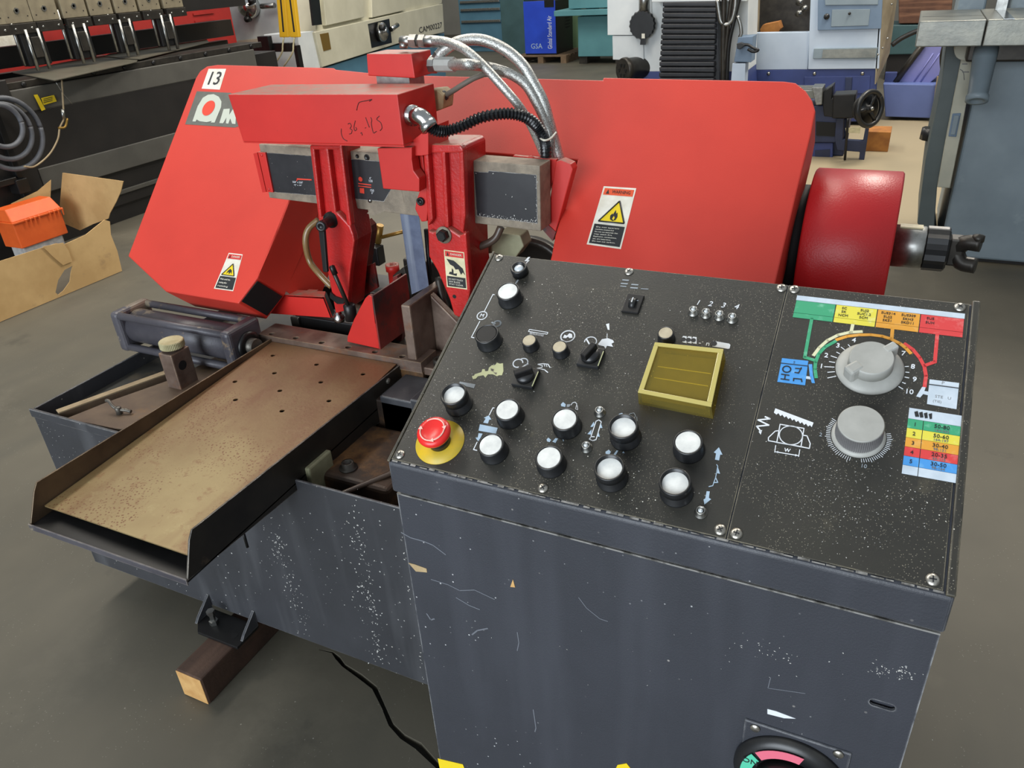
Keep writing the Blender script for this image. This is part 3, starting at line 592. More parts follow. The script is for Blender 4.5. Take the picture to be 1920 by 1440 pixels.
MB().lathe(cy-UY*.009, -UY, [(.036, 0), (.034, .016), (.030, .018), (0, .018)], 40).build('switch_knob', 'black_metal', dpl)
for px in ((1416,1365), (1572,1414)): MB().lathe(PY(*px, yc-.003), -UY, [(.006, 0), (.005, .0015), (0, .002)], 16).build('screw', 'screw', dpl)
def front(px, m, name): return MB().prism(face_y(px, yc-.0002), (0, -.0005, 0)).build(name, m, con)
front([(1439,1329), (1455,1333), (1492,1347), (1470,1346), (1439,1338)], 'print_white', 'paint_smear')
front([(821,1422), (868,1433), (885,1475), (832,1475)], 'label_yellow', 'yellow_sticker'); front([(1150,1450), (1158,1434), (1175,1431), (1190,1450)], 'label_yellow', 'yellow_sticker')
front([(766,1055), (778,1058), (800,1066), (801,1073), (780,1071)], 'connector', 'bare_patch'); front([(957,1100), (962,1086), (966,1101)], 'wood_end', 'bare_patch')
MB().box(x0-.012, x0+.01, A.y+.02, A.y+.05, A.z-lip-.004, A.z-lip).build('hinge_tab', 'zinc', con)

for pts, w_ in (([(752,998), (770,1008), (795,1015), (812,1022), (836,1040)], .0016), ([(808,1086), (840,1096), (862,1107), (890,1106), (928,1124)], .0012), ([(855,1120), (880,1135), (900,1143)], .0014), ([(885,1190), (895,1182), (915,1178)], .002), ([(800,1150), (808,1162), (815,1160)], .002), ([(1085,1120), (1100,1140), (1125,1160), (1140,1165)], .001), ([(1445,1270), (1440,1290), (1510,1300)], .0008), ([(970,1185), (973,1205), (970,1220)], .0012), ([(1000,1330), (1005,1365), (1003,1372)], .0014)):
    mb = MB(); P_ = [PY(a, b, yc-.0001) for a, b in pts]
    for p, q in zip(P_, P_[1:]):
        d = (q-p).normalized(); s_ = d.cross(UY)*w_/2; mb.prism([p-s_, q-s_, q+s_, p+s_], (0, -.0003, 0))
    mb.build('scratch', 'scratch', con)

def chips(name, parent, spots, m='chip_white'):
    mb = MB()
    for c, n, u, v, s in spots:
        a = random.random()*6.28; d = u*math.cos(a)+v*math.sin(a); e = n.cross(d); k = random.uniform(.3, 1)
        mb.prism([c-d*s, c-e*s*k*.6, c+d*s*random.uniform(.5, 1.2), c+e*s*k*.7], n*.0003)
    o = mb.build(name, m, parent); o['kind'] = 'stuff'; return o
def scatter(n, cen, sd, y, s0, s1):
    o = []
    for i in range(n):
        t = random.random(); a, b = cen(t); o.append((PY(a+random.gauss(0, sd[0]), b+random.gauss(0, sd[1]), y), -UY, UX, UZ, random.uniform(s0, s1)))
    return o
chips('paint_chips', con, scatter(60, lambda t: (1640+60*t, 1255+12*t), (14, 9), yc-.0001, .0004, .0014)+scatter(24, lambda t: (1380+110*t, 1205+30*t), (20, 8), yc-.0001, .0004, .0013)+scatter(40, lambda t: (820+900*t, 1150+180*t), (60, 60), yc-.0001, .0003, .0011)+scatter(24, lambda t: (742+52*t, 945+330*t), (2, 10), yc-.0001, .0006, .0018))
sp_ = []
for i in range(520):
    a, b = (random.gauss(1610, 80), random.gauss(930, 60)) if i < 240 else ((random.uniform(780, 1440), random.uniform(560, 960)) if i < 420 else (random.gauss(800, 35), random.gauss(760, 50)))
    u, v = uv(a, b)
    if .012 < u < W-.02 and .012 < v < PL-.012: sp_.append((at(u, v, .00005), PNrm, PU, PV, random.uniform(.0003, .0009)))
chips('swarf_flecks', con, sp_, 'print_cream' if 0 else 'chip_white')
# worn edges of the console; the door-top strip also paints the lit flange's highlight
MB().box(x0+.002, x1-.002, yc-.0004, yc+.0032, zc-.0016, zc+.0004).build('worn_lit_edge', 'worn_lit_line', con)
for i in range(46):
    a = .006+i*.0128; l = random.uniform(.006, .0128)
    MB().obox(at(a, .0012, -.0002), PU*l, PV*random.uniform(.0012, .0026), PNrm*.0004).build('worn_lit_edge', 'worn_lit_line', con)
# ================================================================ horizontal band saw
saw = empty('band_saw', (-1.0, 1.5, 0), 'red horizontal band saw on a dark grey bed with a long steel outfeed tray', 'band saw')
def tube_px(name, m, parent, pts, r, n=12, sub=8, corr=0): return MB().tube([PY(a, b, y) for a, b, y in pts], r, n, sub, corr).build(name, m, parent)
YB = .985; ZT = .632; ZB = .11; XL = -1.912
# ---- bed
MB().box(XL, -.05, YB, YB+.006, ZB, ZT).build('bed_front', 'bed_paint', saw, .002)
MB().box(XL, XL+.006, YB+.007, 1.98, ZB, ZT).build('bed_side', 'bed_paint', saw, .002)
MB().box(XL, -.05, 1.98, 1.986, ZB, ZT).build('bed_back', 'bed_paint', saw)
MB().box(-.056, -.05, YB+.007, 1.98, ZB, ZT).build('bed_side', 'bed_paint', saw)
MB().box(XL+.006, -.056, YB+.007, 1.979, ZB+.03, ZB+.035).build('bed_floor', 'bed_paint', saw)
MB().box(XL+.007, -1.50, YB+.008, 1.975, .585, .59).build('chip_pan', 'pan_inside', saw)
MB().box(-1.46, -.40, 1.30, 1.95, .14, .66).build('bed_casting', 'rust_dark', saw, .006)
MB().box(-1.499, -.06, YB+.008, 1.299, .40, .405).build('coolant_pan', 'rust_dark', saw)
MB().box(XL+.001, -1.55, YB-.006, YB+.001, ZT-.02, ZT+.004).build('bed_rim', 'bed_paint', saw, .002)
chips('paint_chips', saw, scatter(150, lambda t: (508+62*t, 985+190*t), (9, 12), YB-.0001, .0006, .0030)+scatter(170, lambda t: (662+52*t, 960+290*t), (10, 14), YB-.0001, .0006, .0036)+scatter(90, lambda t: (470+300*t, 1010+140*t), (40, 60), YB-.0001, .0004, .0020)+scatter(30, lambda t: (190+260*t, 1030+120*t), (12, 4), YB-.0001, .0006, .0024)+scatter(26, lambda t: (75+60*t, 790+60*t), (10, 14), YB-.0062, .0006, .0016))
# brown fixture plate in the pan with angle bar, wing screw, stop block
zp = .634
MB().prism([PZ(a, b, zp) for a, b in ((120,786), (205,752), (330,708), (420,660), (520,640), (470,690), (255,806), (215,803), (160,792))], (0, 0, -.006)).build('fixture_plate', 'brown_plate', saw, .001)
a_, b_ = PZ(110, 776, zp), PZ(352, 688, zp); d_ = (b_-a_).normalized(); n_ = Vector((-d_.y, d_.x, 0))
MB().obox(a_-n_*.0, d_*(b_-a_).length, n_*.022, (0, 0, .004)).build('angle_bar', 'tan_edge', saw, .001)
MB().obox(a_-n_*.0015, d_*(b_-a_).length, n_*.0015, (0, 0, -.02)).build('angle_bar', 'brown_plate', saw)
wc = PZ(222, 768, zp+.012)
ws = MB().lathe(wc-UZ*.012, UZ, [(.008, 0), (.008, .018), (.006, .020), (0, .020)], 16).build('wing_screw', 'steel_raw', saw)
MB().tube([wc, PZ(212, 762, zp+.02), PZ(204, 752, zp+.03), PZ(199, 751, zp+.03)], .0045, 8, 4).build('wing', 'steel_raw', ws); MB().tube([wc, PZ(235, 769, zp+.010), PZ(246, 772, zp+.006)], .0045, 8, 4).build('wing', 'steel_raw', ws)
zk = .60
p0 = PZ(345, 742, zk); YBk = p0.y-.005; XK = -1.60
MB().box(XK-.047, XK, 1.20, 1.262, .59, .735).build('stop_block', 'steel_rust', saw, .003)
kc = Vector((XK-.024, 1.232, .735))
kk = MB().lathe(kc, UZ, [(.012, 0), (.012, .008)], 20).build('stop_knob', 'black_metal', saw)
MB().lathe(kc+UZ*.008, UZ, [(.031, 0), (.032, .002), (.032, .017), (.030, .019), (0, .019)], 96, False, .03).build('knurled_head', 'knurl_brass', kk)
MB().lathe(Vector((XK+.0005, 1.226, .695)), UX, [(.0, -.02), (.013, -.02), (.013, .0)], 24).build('bore', 'black_deep', saw)
# ---- vice cylinder beyond the tray
yv = 1.37; za = .702; X0 = -1.955; X1 = -1.50
vc = MB().lathe(Vector((X0+.03, yv, za)), UX, [(.050, 0), (.050, X1-X0-.06)], 40).build('vice_cylinder', 'cyl_paint', saw)
for xe in (X0, X1-.035): MB().box(xe, xe+.035, yv-.062, yv+.062, za-.062, za+.062).build('end_cap', 'cyl_paint', vc, .012, 3)
for sy in (-1, 1):
    for sz in (-1, 1): MB().cyl((X0+.02, yv+sy*.049, za+sz*.049), (X1-.02, yv+sy*.049, za+sz*.049), .011, 14).build('tie_rod', 'cyl_paint', vc)
MB().cyl((X1-.01, yv, za), (X1+.03, yv, za), .022, 24).build('piston_rod', 'steel_raw', vc)
MB().lathe((X1-.005, yv, za), UX, [(.040, 0), (.040, .012), (.030, .014)], 28).build('gland', 'black_metal', vc)
MB().box(-1.56, -1.50, 1.30, 1.41, .59, .638).build('cylinder_bracket', 'bed_paint', saw, .004)
# ---- table strip with counterbored holes, slide gap behind
zs = .715
hx = [PZ(*p, zs) for p in ((499,632), (548,638), (596,647), (647,655), (699,663), (750,672))]
pl_ = plate('table_strip', 'steel_rust', saw, (-1.505, 1.415, zs-.03), UX, UY, [(0, 0), (.53, 0), (.53, .075), (0, .075)], [circ(p.x+1.505, max(.014, min(.06, p.y-1.415)), .0085) for p in hx], .03, .001)
for p in hx: MB().cyl((p.x, max(1.429, min(1.475, p.y)), zs-.029), (p.x, max(1.429, min(1.475, p.y)), zs-.012), .0082, 14).build('cap_screw', 'black_metal', pl_)
MB().box(-1.505, -.975, 1.418, 1.49, .55, zs-.031).build('table_block', 'rust_dark', saw, .002)
MB().box(-1.49, -1.18, 1.555, 1.63, .62, .715).build('slide_block', 'black_metal', saw, .004)
MB().box(-1.50, -1.47, 1.545, 1.64, .60, .712).build('slide_end', 'dark_steel', saw, .003)
# ---- outfeed tray: channel with a perforated steel floor plate
XT0, XT1 = -1.458, -1.045
pa = PX(62, 948, XT0); 
def zt(y): return .655+(y-.70)*(.700-.655)/.71
y0, y1 = .700, 1.413
sl = Vector((0, y1-y0, zt(y1)-zt(y0))).normalized(); slen = math.hypot(y1-y0, zt(y1)-zt(y0))
holes = []
for p in ((510,666), (592,683), (679,701), (513,699), (600,716), (439,715), (523,732), (440,749), (615,751), (527,770)):
    q = PP(*p, Vector((XT0, y0, zt(y0))), UX.cross(sl)); holes.append(circ(q.x-XT0, (q-Vector((XT0, y0, zt(y0)))).dot(sl), .0062, 14))
plate('tray_floor', 'tray_steel', saw, Vector((XT0+.003, y0, zt(y0)-.003)), UX, sl, [(0, 0), (XT1-XT0-.006, 0), (XT1-XT0-.006, slen), (0, slen)], holes, .003, .0006)
def side(x, tp, bt, w, ych=.02):
    return MB().prism([Vector((x, a, b)) for a, b in tp+bt], (w, 0, 0))
R0, R1 = PX(349, 1003, XT1), PX(760, 674, XT1); Rb0, Rb1 = PX(349, 1088, XT1), PX(737, 769, XT1)
tray_r = MB().prism([(XT1, R0.y+.012, R0.z+.004), (XT1, R1.y, R1.z), (XT1, R1.y+.0, R1.z-.10), (XT1, Rb1.y, Rb1.z), (XT1, Rb0.y, Rb0.z), (XT1, R0.y, R0.z-.012)], (.004, 0, 0)).build('tray_side', 'tray_side', saw, .0008)
L0, L1 = PX(60, 914, XT0), PX(512, 633, XT0); Lb0 = PX(58, 985, XT0)
MB().prism([(XT0-.004, L0.y+.012, L0.z+.004), (XT0-.004, L1.y, L1.z), (XT0-.004, L1.y, L1.z-.10), (XT0-.004, Lb0.y, Lb0.z), (XT0-.004, L0.y, L0.z-.012)], (.004, 0, 0)).build('tray_side', 'tray_inner', saw, .0008)
MB().prism([(XT0-.004, Lb0.y, Lb0.z), (XT1+.004, Rb0.y, Rb0.z), (XT1+.004, 1.35, Rb0.z+.02), (XT0-.004, 1.35, Lb0.z+.02)], (0, 0, -.005)).build('tray_underside', 'black_metal', saw, .001)  # black colour paints in the shadow inside the tray channel
q0, q1 = PX(56, 982, XT0), PX(346, 1080, XT1)
MB().prism([(XT0-.004, Lb0.y-.003, Lb0.z+.004), (XT1+.004, Rb0.y-.003, Rb0.z+.004), (XT1+.004, Rb0.y-.003, Rb0.z-.010), (XT0-.004, Lb0.y-.003, Lb0.z-.010)], (0, .003, 0)).build('tray_lip', 'cyl_paint', saw, .0008)
pbolt = PX(727, 714, XT1+.004); MB().lathe(pbolt, UX, [(.008, 0), (.007, .004), (0, .006)], 14).build('tray_bolt', 'steel_raw', saw)
MB().cyl((XT1-.02, .84, .555), (XT1-.02, .84, .60), .003, 8).build('tray_strut', 'black_metal', saw)
MB().box(-1.3, -1.1, 1.15, 1.41, .405, .62).build('tray_support', 'bed_paint', saw, .004)
# machined castings seen in the opening beside the tray
MB().box(-1.055, -.86, 1.06, 1.28, .405, .60).build('rest_casting', 'rust_dark', saw, .012, 3)
MB().box(-1.10, -1.03, 1.02, 1.10, .405, .640).build('rest_casting', 'casting_cream', saw, .004)
for p, r in (((-.99, 1.10, .60), .014), ((-.88, 1.22, .60), .018)):
    MB().lathe(p, UZ, [(r*1.5, 0), (r*1.5, .003), (r, .003), (r, .016), (r*.6, .016), (r*.55, .010), (0, .010)], 20).build('rest_bolt', 'dark_steel', saw)
MB().tube([(-.97, 1.00, .59), (-.86, 1.14, .61), (-.80, 1.25, .62)], .006, 8, 4).build('coolant_pipe', 'brown_tube', saw)
MB().box(-.92, -.83, 1.27, 1.36, .405, .70).build('table_leg', 'bed_paint', saw, .004)
# ---- floor bracket under the bed with levelling bolt
bz = .0905; bp = [PZ(a, b, bz) for a, b in ((360, 1172), (374, 1190), (440, 1216), (452, 1212))]
bx0, bx1, by0 = bp[0].x+.01, bp[3].x, bp[2].y
br = MB().prism([(bx0+.03, by0, bz), (bx1, by0, bz), (bx1, YB-.001, bz), (bx0, YB-.001, bz), (bx0, by0+.03, bz)], (0, 0, .008)).build('floor_bracket', 'black_metal', saw, .001)
for x in (bx0, bx1-.008): MB().prism([(x, by0+.02, bz+.008), (x, YB-.001, bz+.008), (x, YB-.001, bz+.06), (x, by0+.03, bz+.02)], (.008, 0, 0)).build('gusset', 'bed_paint', br, .0008)
lb = Vector((bx0+.05, by0+.04, bz+.008)); MB().lathe(lb, UZ, [(.012, 0), (.012, .012), (.007, .013), (.007, .035), (.011, .035), (.011, .046), (0, .046)], 6, False).build('levelling_bolt', 'zinc', br)
MB().lathe((bx1-.035, by0+.028, bz+.0082), UZ, [(.009, 0), (.009, .0004)], 16).build('bolt_hole', 'black_deep', br)
# ---- fixed vice jaw (rusty angle with web) right of the tray
yj = 1.45
jf = [(749,584), (793,562), (823,688), (803,700), (762,672)]
xj = PZ(762, 674, zs).x
A0 = PX(752, 582, xj-.0); 
jw = MB().box(xj, xj+.026, 1.425, 1.60, .69, .862).build('fixed_jaw', 'steel_rust', saw, .004)
MB().box(xj+.026, xj+.20, 1.425, 1.60, .675, .697).build('jaw_foot', 'steel_rust', jw, .003)
MB().prism([(xj+.026, 1.52, .697), (xj+.17, 1.52, .697), (xj+.15, 1.52, .74), (xj+.026, 1.52, .855)], (0, .022, 0)).build('jaw_web', 'steel_rust', jw, .004)
fb = Vector((xj+.075, 1.455, .697)); MB().lathe(fb, UZ, [(.017, 0), (.017, .016), (.011, .016), (.010, .006), (0, .006)], 24).build('jaw_bolt', 'dark_steel', jw)
MB().box(xj-.01, xj+.32, 1.30, 1.42, .55, .672).build('jaw_base', 'bed_paint', saw, .004)
MB().tube([PY(822, 520, 1.58), PY(830, 560, 1.56), PY(848, 610, 1.54)], .010, 10, 5).build('jaw_rod', 'dark_steel', saw)
# ---- red moving jaw: slanted front plate, side cheek, rear plates
jz = [(668,556), (698,553), (712,648), (651,640), (654,628), (662,598)]
ym = 1.445
jaw = MB().prism(face_y([(691,553), (698,556), (713,655), (651,641), (651,632), (663,600), (684,560)], ym), (0, .012, 0)).build('moving_jaw', 'red', saw, .002)
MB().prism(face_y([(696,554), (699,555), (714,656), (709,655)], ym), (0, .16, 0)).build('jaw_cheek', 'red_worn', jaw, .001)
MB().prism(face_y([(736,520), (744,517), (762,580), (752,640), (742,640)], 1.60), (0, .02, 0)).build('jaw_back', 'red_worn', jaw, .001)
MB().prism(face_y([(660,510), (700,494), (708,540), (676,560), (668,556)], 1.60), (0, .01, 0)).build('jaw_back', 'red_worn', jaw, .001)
MB().prism(face_y([(736,517), (757,500), (773,555), (765,600), (745,600)], 1.625), (0, .03, 0)).build('jaw_insert', 'dark_steel', jaw, .002)
sc = PY(739, 525, 1.66); MB().lathe(sc-UZ*.05, UZ, [(.017, 0), (.015, .04), (.014, .075), (.019, .078), (.019, .096), (.012, .096), (.010, .09), (0, .09)], 20).build('jaw_screw', 'red', saw)
# red coolant box below the left cover
rb = ext_y('coolant_box', 'red', saw, [(473,549), (607,557), (622,596), (505,588)], 1.535, .005, .001)
MB().prism([PY(473, 549, 1.535), PY(607, 557, 1.535), PY(610, 546, 1.575), PY(487, 540, 1.575)], (0, 0, -.006)).build('box_lid', 'red', rb, .001)
MB().prism([PY(607, 557, 1.535), PY(622, 596, 1.535), PY(628, 585, 1.595), PY(612, 548, 1.595)], (-.004, 0, 0)).build('box_end', 'black_metal', rb)
for x in (535, 583): MB().prism([PY(x-8, 542.5+(x-487)*.055, 1.575), PY(x+10, 543.5+(x-487)*.055, 1.575), PY(x+10, 540.5+(x-487)*.055, 1.575), PY(x-8, 539.5+(x-487)*.055, 1.575)], (0, .01, 0)).build('hinge', 'red', rb)

# ---- blade cover (both wheel housings and the bridge between)
TH = math.radians(44); CN = Vector((0, -math.cos(TH), math.sin(TH))); CVD = Vector((0, math.sin(TH), math.cos(TH)))
YC = Surf(Vector((0, 1.80, 1.25)), CN, UX, CVD)           # the housing leans back at 44 degrees
cov = [(240,480), (367,146), (375,133), (388,124), (408,121), (625,127), (630,130), (720,139), (1130,150), (1131,145), (1470,152), (1492,155), (1511,170), (1523,188), (1529,208), (1521,250), (1494,360), (1455,526), (1437,600), (1012,560), (1034,479), (1041,441), (1083,300), (800,278), (600,282), (575,300), (542,380), (524,427), (503,475), (483,521), (447,569), (310,546)]
cv = MB().prism(face_y(cov, YC), -CN*.12).build('blade_cover', 'red_cover', saw, .003)
MB().prism([PY(560, 330, YC), PY(542, 380, YC), PY(524, 427, YC), PY(503, 475, YC), PY(486, 514, YC), PY(486, 514, YC)-CN*.26, PY(545, 373, YC)-CN*.26], (-.004, 0, 0)).build('inner_wall', 'red_cover', cv)
MB().prism([PY(480, 526, YC)-CN*.004, PY(450, 564, YC)-CN*.004, PY(450, 564, YC)-CN*.112, PY(480, 526, YC)-CN*.112], (.003, 0, 0)).build('wheel_slot', 'black_deep', cv)  # black plate on the wall paints the dark interior of an opening
def lab(name, px, m, parent, y, t=.0006): return MB().prism(face_y(px, y-t*1.01), -y.n*t if isinstance(y, Surf) else (0, t, 0)).build(name, m, parent)
def upv(y): return y.v if isinstance(y, Surf) else UZ
def on_y(px, py, y, s, m, parent, size, w=None, du=None, **k):
    """lettering on a plane facing -Y"""
    return text(s, m, parent, PY(px, py, y), du or UX, upv(y), size, width=w, **k)
# number plate and logo
n1 = lab('number_label', [(391,129), (424,129), (412,168), (378,166)], 'label_white', cv, YC)
on_y(401, 148, YC-.0012, '13', 'ink', n1, .047, off=.0004, w=.043)
lg = lab('logo_plate', [(369,171), (433,174), (462,232), (440,239), (347,233)], 'logo_grey', cv, YC)
def LG(x, y): return (220+x/5.647, 100+y/5.647)
lab('logo_letter', [LG(*p) for p in ((795,720), (850,560), (905,470), (960,438), (1020,432), (1075,460), (1103,510), (1098,570), (1030,732), (990,732), (1000,715), (945,728), (870,718), (840,700), (828,722))], 'logo_pale', lg, YC-.0008)
MB().prism([PY(*LG(966, 580), YC-.0018)+UX*.0235*math.cos(t*.314)+CVD*.026*math.sin(t*.314) for t in range(20)], CN*.0004).build('logo_dot', 'logo_red', lg)
lab('logo_letter', [LG(*p) for p in ((1080,738), (1125,590), (1190,585), (1185,650), (1225,590), (1260,590), (1250,748), (1215,745), (1195,690), (1175,745), (1150,740), (1155,680), (1120,740))], 'logo_pale', lg, YC-.0008)
# warning labels
def wlabel(q, y, parent, band, word, bandm, lines, tri=True, base='label_white'):
    L = lab('warning_label', q, base, parent, y)
    def sub(s0, s1, t0, t1, m, nm='label_field', dy=.0008): return lab(nm, [bil(q, s0, t0), bil(q, s1, t0), bil(q, s1, t1), bil(q, s0, t1)], m, L, y-dy)
    sub(.05, .95, .03, band, bandm)
    a, b = PY(*bil(q, .05, band/2), y), PY(*bil(q, .95, band/2), y); d = (b-a).normalized(); wd = (b-a).length; hh = (PY(*bil(q, .5, 0), y)-PY(*bil(q, .5, 1), y)).length
    text(word, 'label_white' if bandm == 'label_red' else 'ink', L, PY(*bil(q, .58, band/2+.015), y-.0018), d, upv(y), hh*.055, width=wd*.62)
    lab('label_mark', [bil(q, .12, band-.02), bil(q, .22, band-.02), bil(q, .17, .05)], 'ink', L, y-.0014)
    sub(.05, .95, 1-.36 if tri else .70, .97, 'ink')
    n = len(lines)
    for i, s in enumerate(lines): t = (.67 if tri else .74)+(i+.5)*(.28 if tri else .2)/n; text(s, 'label_white', L, PY(*bil(q, .12, t), y-.0018), d, upv(y), hh*.19/max(n, 3)*.72, align='LEFT', width=wd*(.62 if i % 2 else .78))
    return L
q = [(429,474), (455,477), (437,546), (401,541)]
wl = wlabel(q, YC, cv, .15, 'DANGER', 'label_red', ['Wait until the', 'coating after', 'running'])
lab('hazard_triangle', [bil(q, .10, .60), bil(q, .82, .60), bil(q, .55, .28)], 'label_yellow', wl, YC-.0009)
for e in (((.10,.60),(.82,.60)), ((.82,.60),(.55,.28)), ((.55,.28),(.10,.60))):
    a, b = [PY(*bil(q, *p), YC-.0020) for p in e]; MB().cyl(a, b, .0012, 6).build('triangle_border', 'ink', wl)
lab('hazard_symbol', [bil(q, .33, .56), bil(q, .38, .48), bil(q, .48, .42), bil(q, .60, .46), bil(q, .64, .56), bil(q, .55, .50), bil(q, .50, .57), bil(q, .44, .50)], 'ink', wl, YC-.0016)
q = [(1132,349), (1193,353), (1164,467), (1100,458)]
wl = wlabel(q, YC, cv, .14, 'WARNING', 'label_orange', ['Do not operate', 'machine unattended', 'Do not cut materials that', 'may catch fire.', 'Explosion, combustion,', 'etc. are hazardous.', 'Do not cut carbon.'])
lab('hazard_triangle', [bil(q, .14, .59), bil(q, .90, .585), bil(q, .60, .23)], 'label_yellow', wl, YC-.0009)
for e in (((.14,.59),(.90,.585)), ((.90,.585),(.60,.23)), ((.60,.23),(.14,.59))):
    a, b = [PY(*bil(q, *p), YC-.0020) for p in e]; MB().cyl(a, b, .0018, 6).build('triangle_border', 'ink', wl)
lab('flame_mark', [bil(q, .46, .54), bil(q, .44, .48), bil(q, .49, .44), bil(q, .51, .46), bil(q, .56, .38), bil(q, .60, .44), bil(q, .63, .42), bil(q, .66, .49), bil(q, .63, .54), bil(q, .55, .565)], 'ink', wl, YC-.0016)
lab('flame_mark', [bil(q, .52, .53), bil(q, .55, .48), bil(q, .59, .51), bil(q, .57, .55)], 'label_yellow', wl, YC-.0020)
# ---- motor drum beside the right housing, end fittings
dY, dZ, dR = 1.83, .945, .190; xa = PY(1500, 440, 1.70).x+.004; xb = .036
dr = MB().lathe((xa, dY, dZ), UX, [(dR-.004, 0), (dR, .004), (dR, xb-xa-.004), (dR-.004, xb-xa)], 72).build('drive_cover', 'red_drum', saw)
MB().cyl((xa-.03, dY, dZ), (xa, dY, dZ), dR*.8, 40).build('drive_hub', 'black_deep', dr)
mz = Vector((xb, 1.88, 1.00))
mz = PX(1700, 462, xb+.02)*1.0
mz = Vector((xb, dY+.0, PX(1690, 462, xb+.02).z)) if 0 else PY(1690, 461, dY)
mo = MB().lathe((xb, mz.y, mz.z), UX, [(.046, 0), (.046, .062), (.043, .066)], 40).build('brush_motor', 'zinc', saw)
MB().lathe((xb+.066, mz.y, mz.z), UX, [(.048, 0), (.048, .040), (.044, .044)], 24, False, .06).build('fluted_collar', 'black_plastic', mo)
MB().box(xb+.01, xb+.055, mz.y-.012, mz.y+.012, mz.z+.044, mz.z+.047).build('name_strip', 'label_cream', mo)
hx_ = xb+.11
hd = MB().box(hx_, hx_+.03, mz.y-.02, mz.y+.02, mz.z-.03, mz.z+.03).build('tension_handle', 'dark_steel', saw, .004)
for dy_, dz_ in ((-.02, .022), (-.02, -.022)): MB().tube([(hx_+.015, mz.y, mz.z), (hx_+.03, mz.y+dy_*.6, mz.z+dz_), (hx_+.058, mz.y+dy_, mz.z+dz_*1.1)], .017, 10, 4).build('handle_arm', 'dark_steel', hd)
MB().lathe((hx_+.05, mz.y-.02, mz.z+.03), UZ, [(.012, 0), (.012, .012), (0, .016)], 14).build('handle_nut', 'dark_steel', hd)

# ---- guide rail (steel beam with black scale plates)
YG = 1.53
MB().prism([PY(485, 270, YG), PY(1012, 311, YG), PY(1014, 434, YG), PY(505, 371, YG)], (0, .06, 0)).build('guide_rail', 'steel_dusty', saw, .002)
gr = bpy.data.objects['guide_rail']
lab('scale_plate', [(497,286), (735,304), (735,352), (720,378), (512,360)], 'label_black', gr, YG, .001)
lab('scale_plate', [(889,322), (915,323), (916,320), (1006,328), (1008,419), (894,405)], 'label_black', gr, YG, .001)
lc = ext_y('end_clip', 'red', saw, [(483,285), (497,286), (512,361), (500,360)], YG-.006, .008, .001)
ext_y('clip_flange', 'red', lc, [(475,288), (482,286), (499,360), (492,361)], YG-.001, .02)
for p in ((490.5,291), (504,355)): MB().lathe(PY(*p, YG-.006), -UY, [(.004, 0), (.0035, .001), (0, .0015)], 12).build('rivet', 'red', lc)
for x, y in ((670,293), (688,295)): MB().lathe(PY(x, y, YG), -UY, [(.0075 if x > 680 else .004, 0), (.0075 if x > 680 else .004, .001), (.005, .001), (.0045, .0005), (0, .0005)], 16).build('rail_screw', 'black_metal', gr)
MB().lathe(PY(694, 376, YG), -UY, [(.006, 0), (.005, .003), (0, .004)], 14).build('rail_screw', 'zinc', gr)
yl = YG-.0014
def GL(x, y): return (400+x/5.647, 220+y/5.647)
for q in (((880,645),(1040,655),(1040,668),(880,660)), ((880,645),(888,645),(888,675),(880,675)), ((1535,695),(1672,712),(1672,722),(1535,706)), ((1535,722),(1672,738),(1672,746),(1535,732))): lab('scale_mark', [GL(*p) for p in q], 'logo_red', gr, yl)
MB().prism([PY(*GL(1558, 655), yl)+Vector((.0058*math.cos(t*.4), 0, .0058*math.sin(t*.4))) for t in range(16)], (0, -.0004, 0)).build('scale_mark', 'logo_red', gr)
lab('scale_mark', [GL(*p) for p in ((1550,748), (1595,752), (1598,808), (1552,800))], 'logo_red', gr, yl)
on_y(*GL(895, 688), yl-.0004, '250° x 250°', 'print_white', gr, .0050, w=.034); on_y(*GL(895, 718), yl-.0004, '10" x 10"', 'print_white', gr, .0034, w=.025)
on_y(*GL(1665, 675), yl-.0004, '150', 'print_white', gr, .006); on_y(*GL(1680, 775), yl-.0004, '150', 'print_white', gr, .006); on_y(*GL(1663, 645), yl-.0004, '6"', 'print_white', gr, .005); on_y(*GL(1685, 803), yl-.0004, '6"', 'print_white', gr, .005)
lab('rail_web', [(735,352), (752,352), (758,380), (700,405), (688,400)], 'steel_dusty', gr, YG-.0)
chips('plate_chips', gr, [(PY(896+i*1.35+random.gauss(0, 1), 404+i*.19+random.gauss(-2, 2.5), YG-.0012), -UY, UX, UZ, random.uniform(.0006, .0024)) for i in range(82)]+[(PY(1006+random.gauss(0, 1.2), random.uniform(330, 418), YG-.0012), -UY, UX, UZ, random.uniform(.0005, .002)) for i in range(26)]+[(PY(a+random.gauss(0, 1), b+random.gauss(0, 1), YG-.0012), -UY, UX, UZ, .002) for a, b in ((891,325), (924,325), (1002,331), (950,366), (960,369), (985,392))]+[(PY(random.uniform(500, 590), random.uniform(290, 362), YG-.0012), -UY, UX, UZ, random.uniform(.0004, .0012)) for i in range(14)])
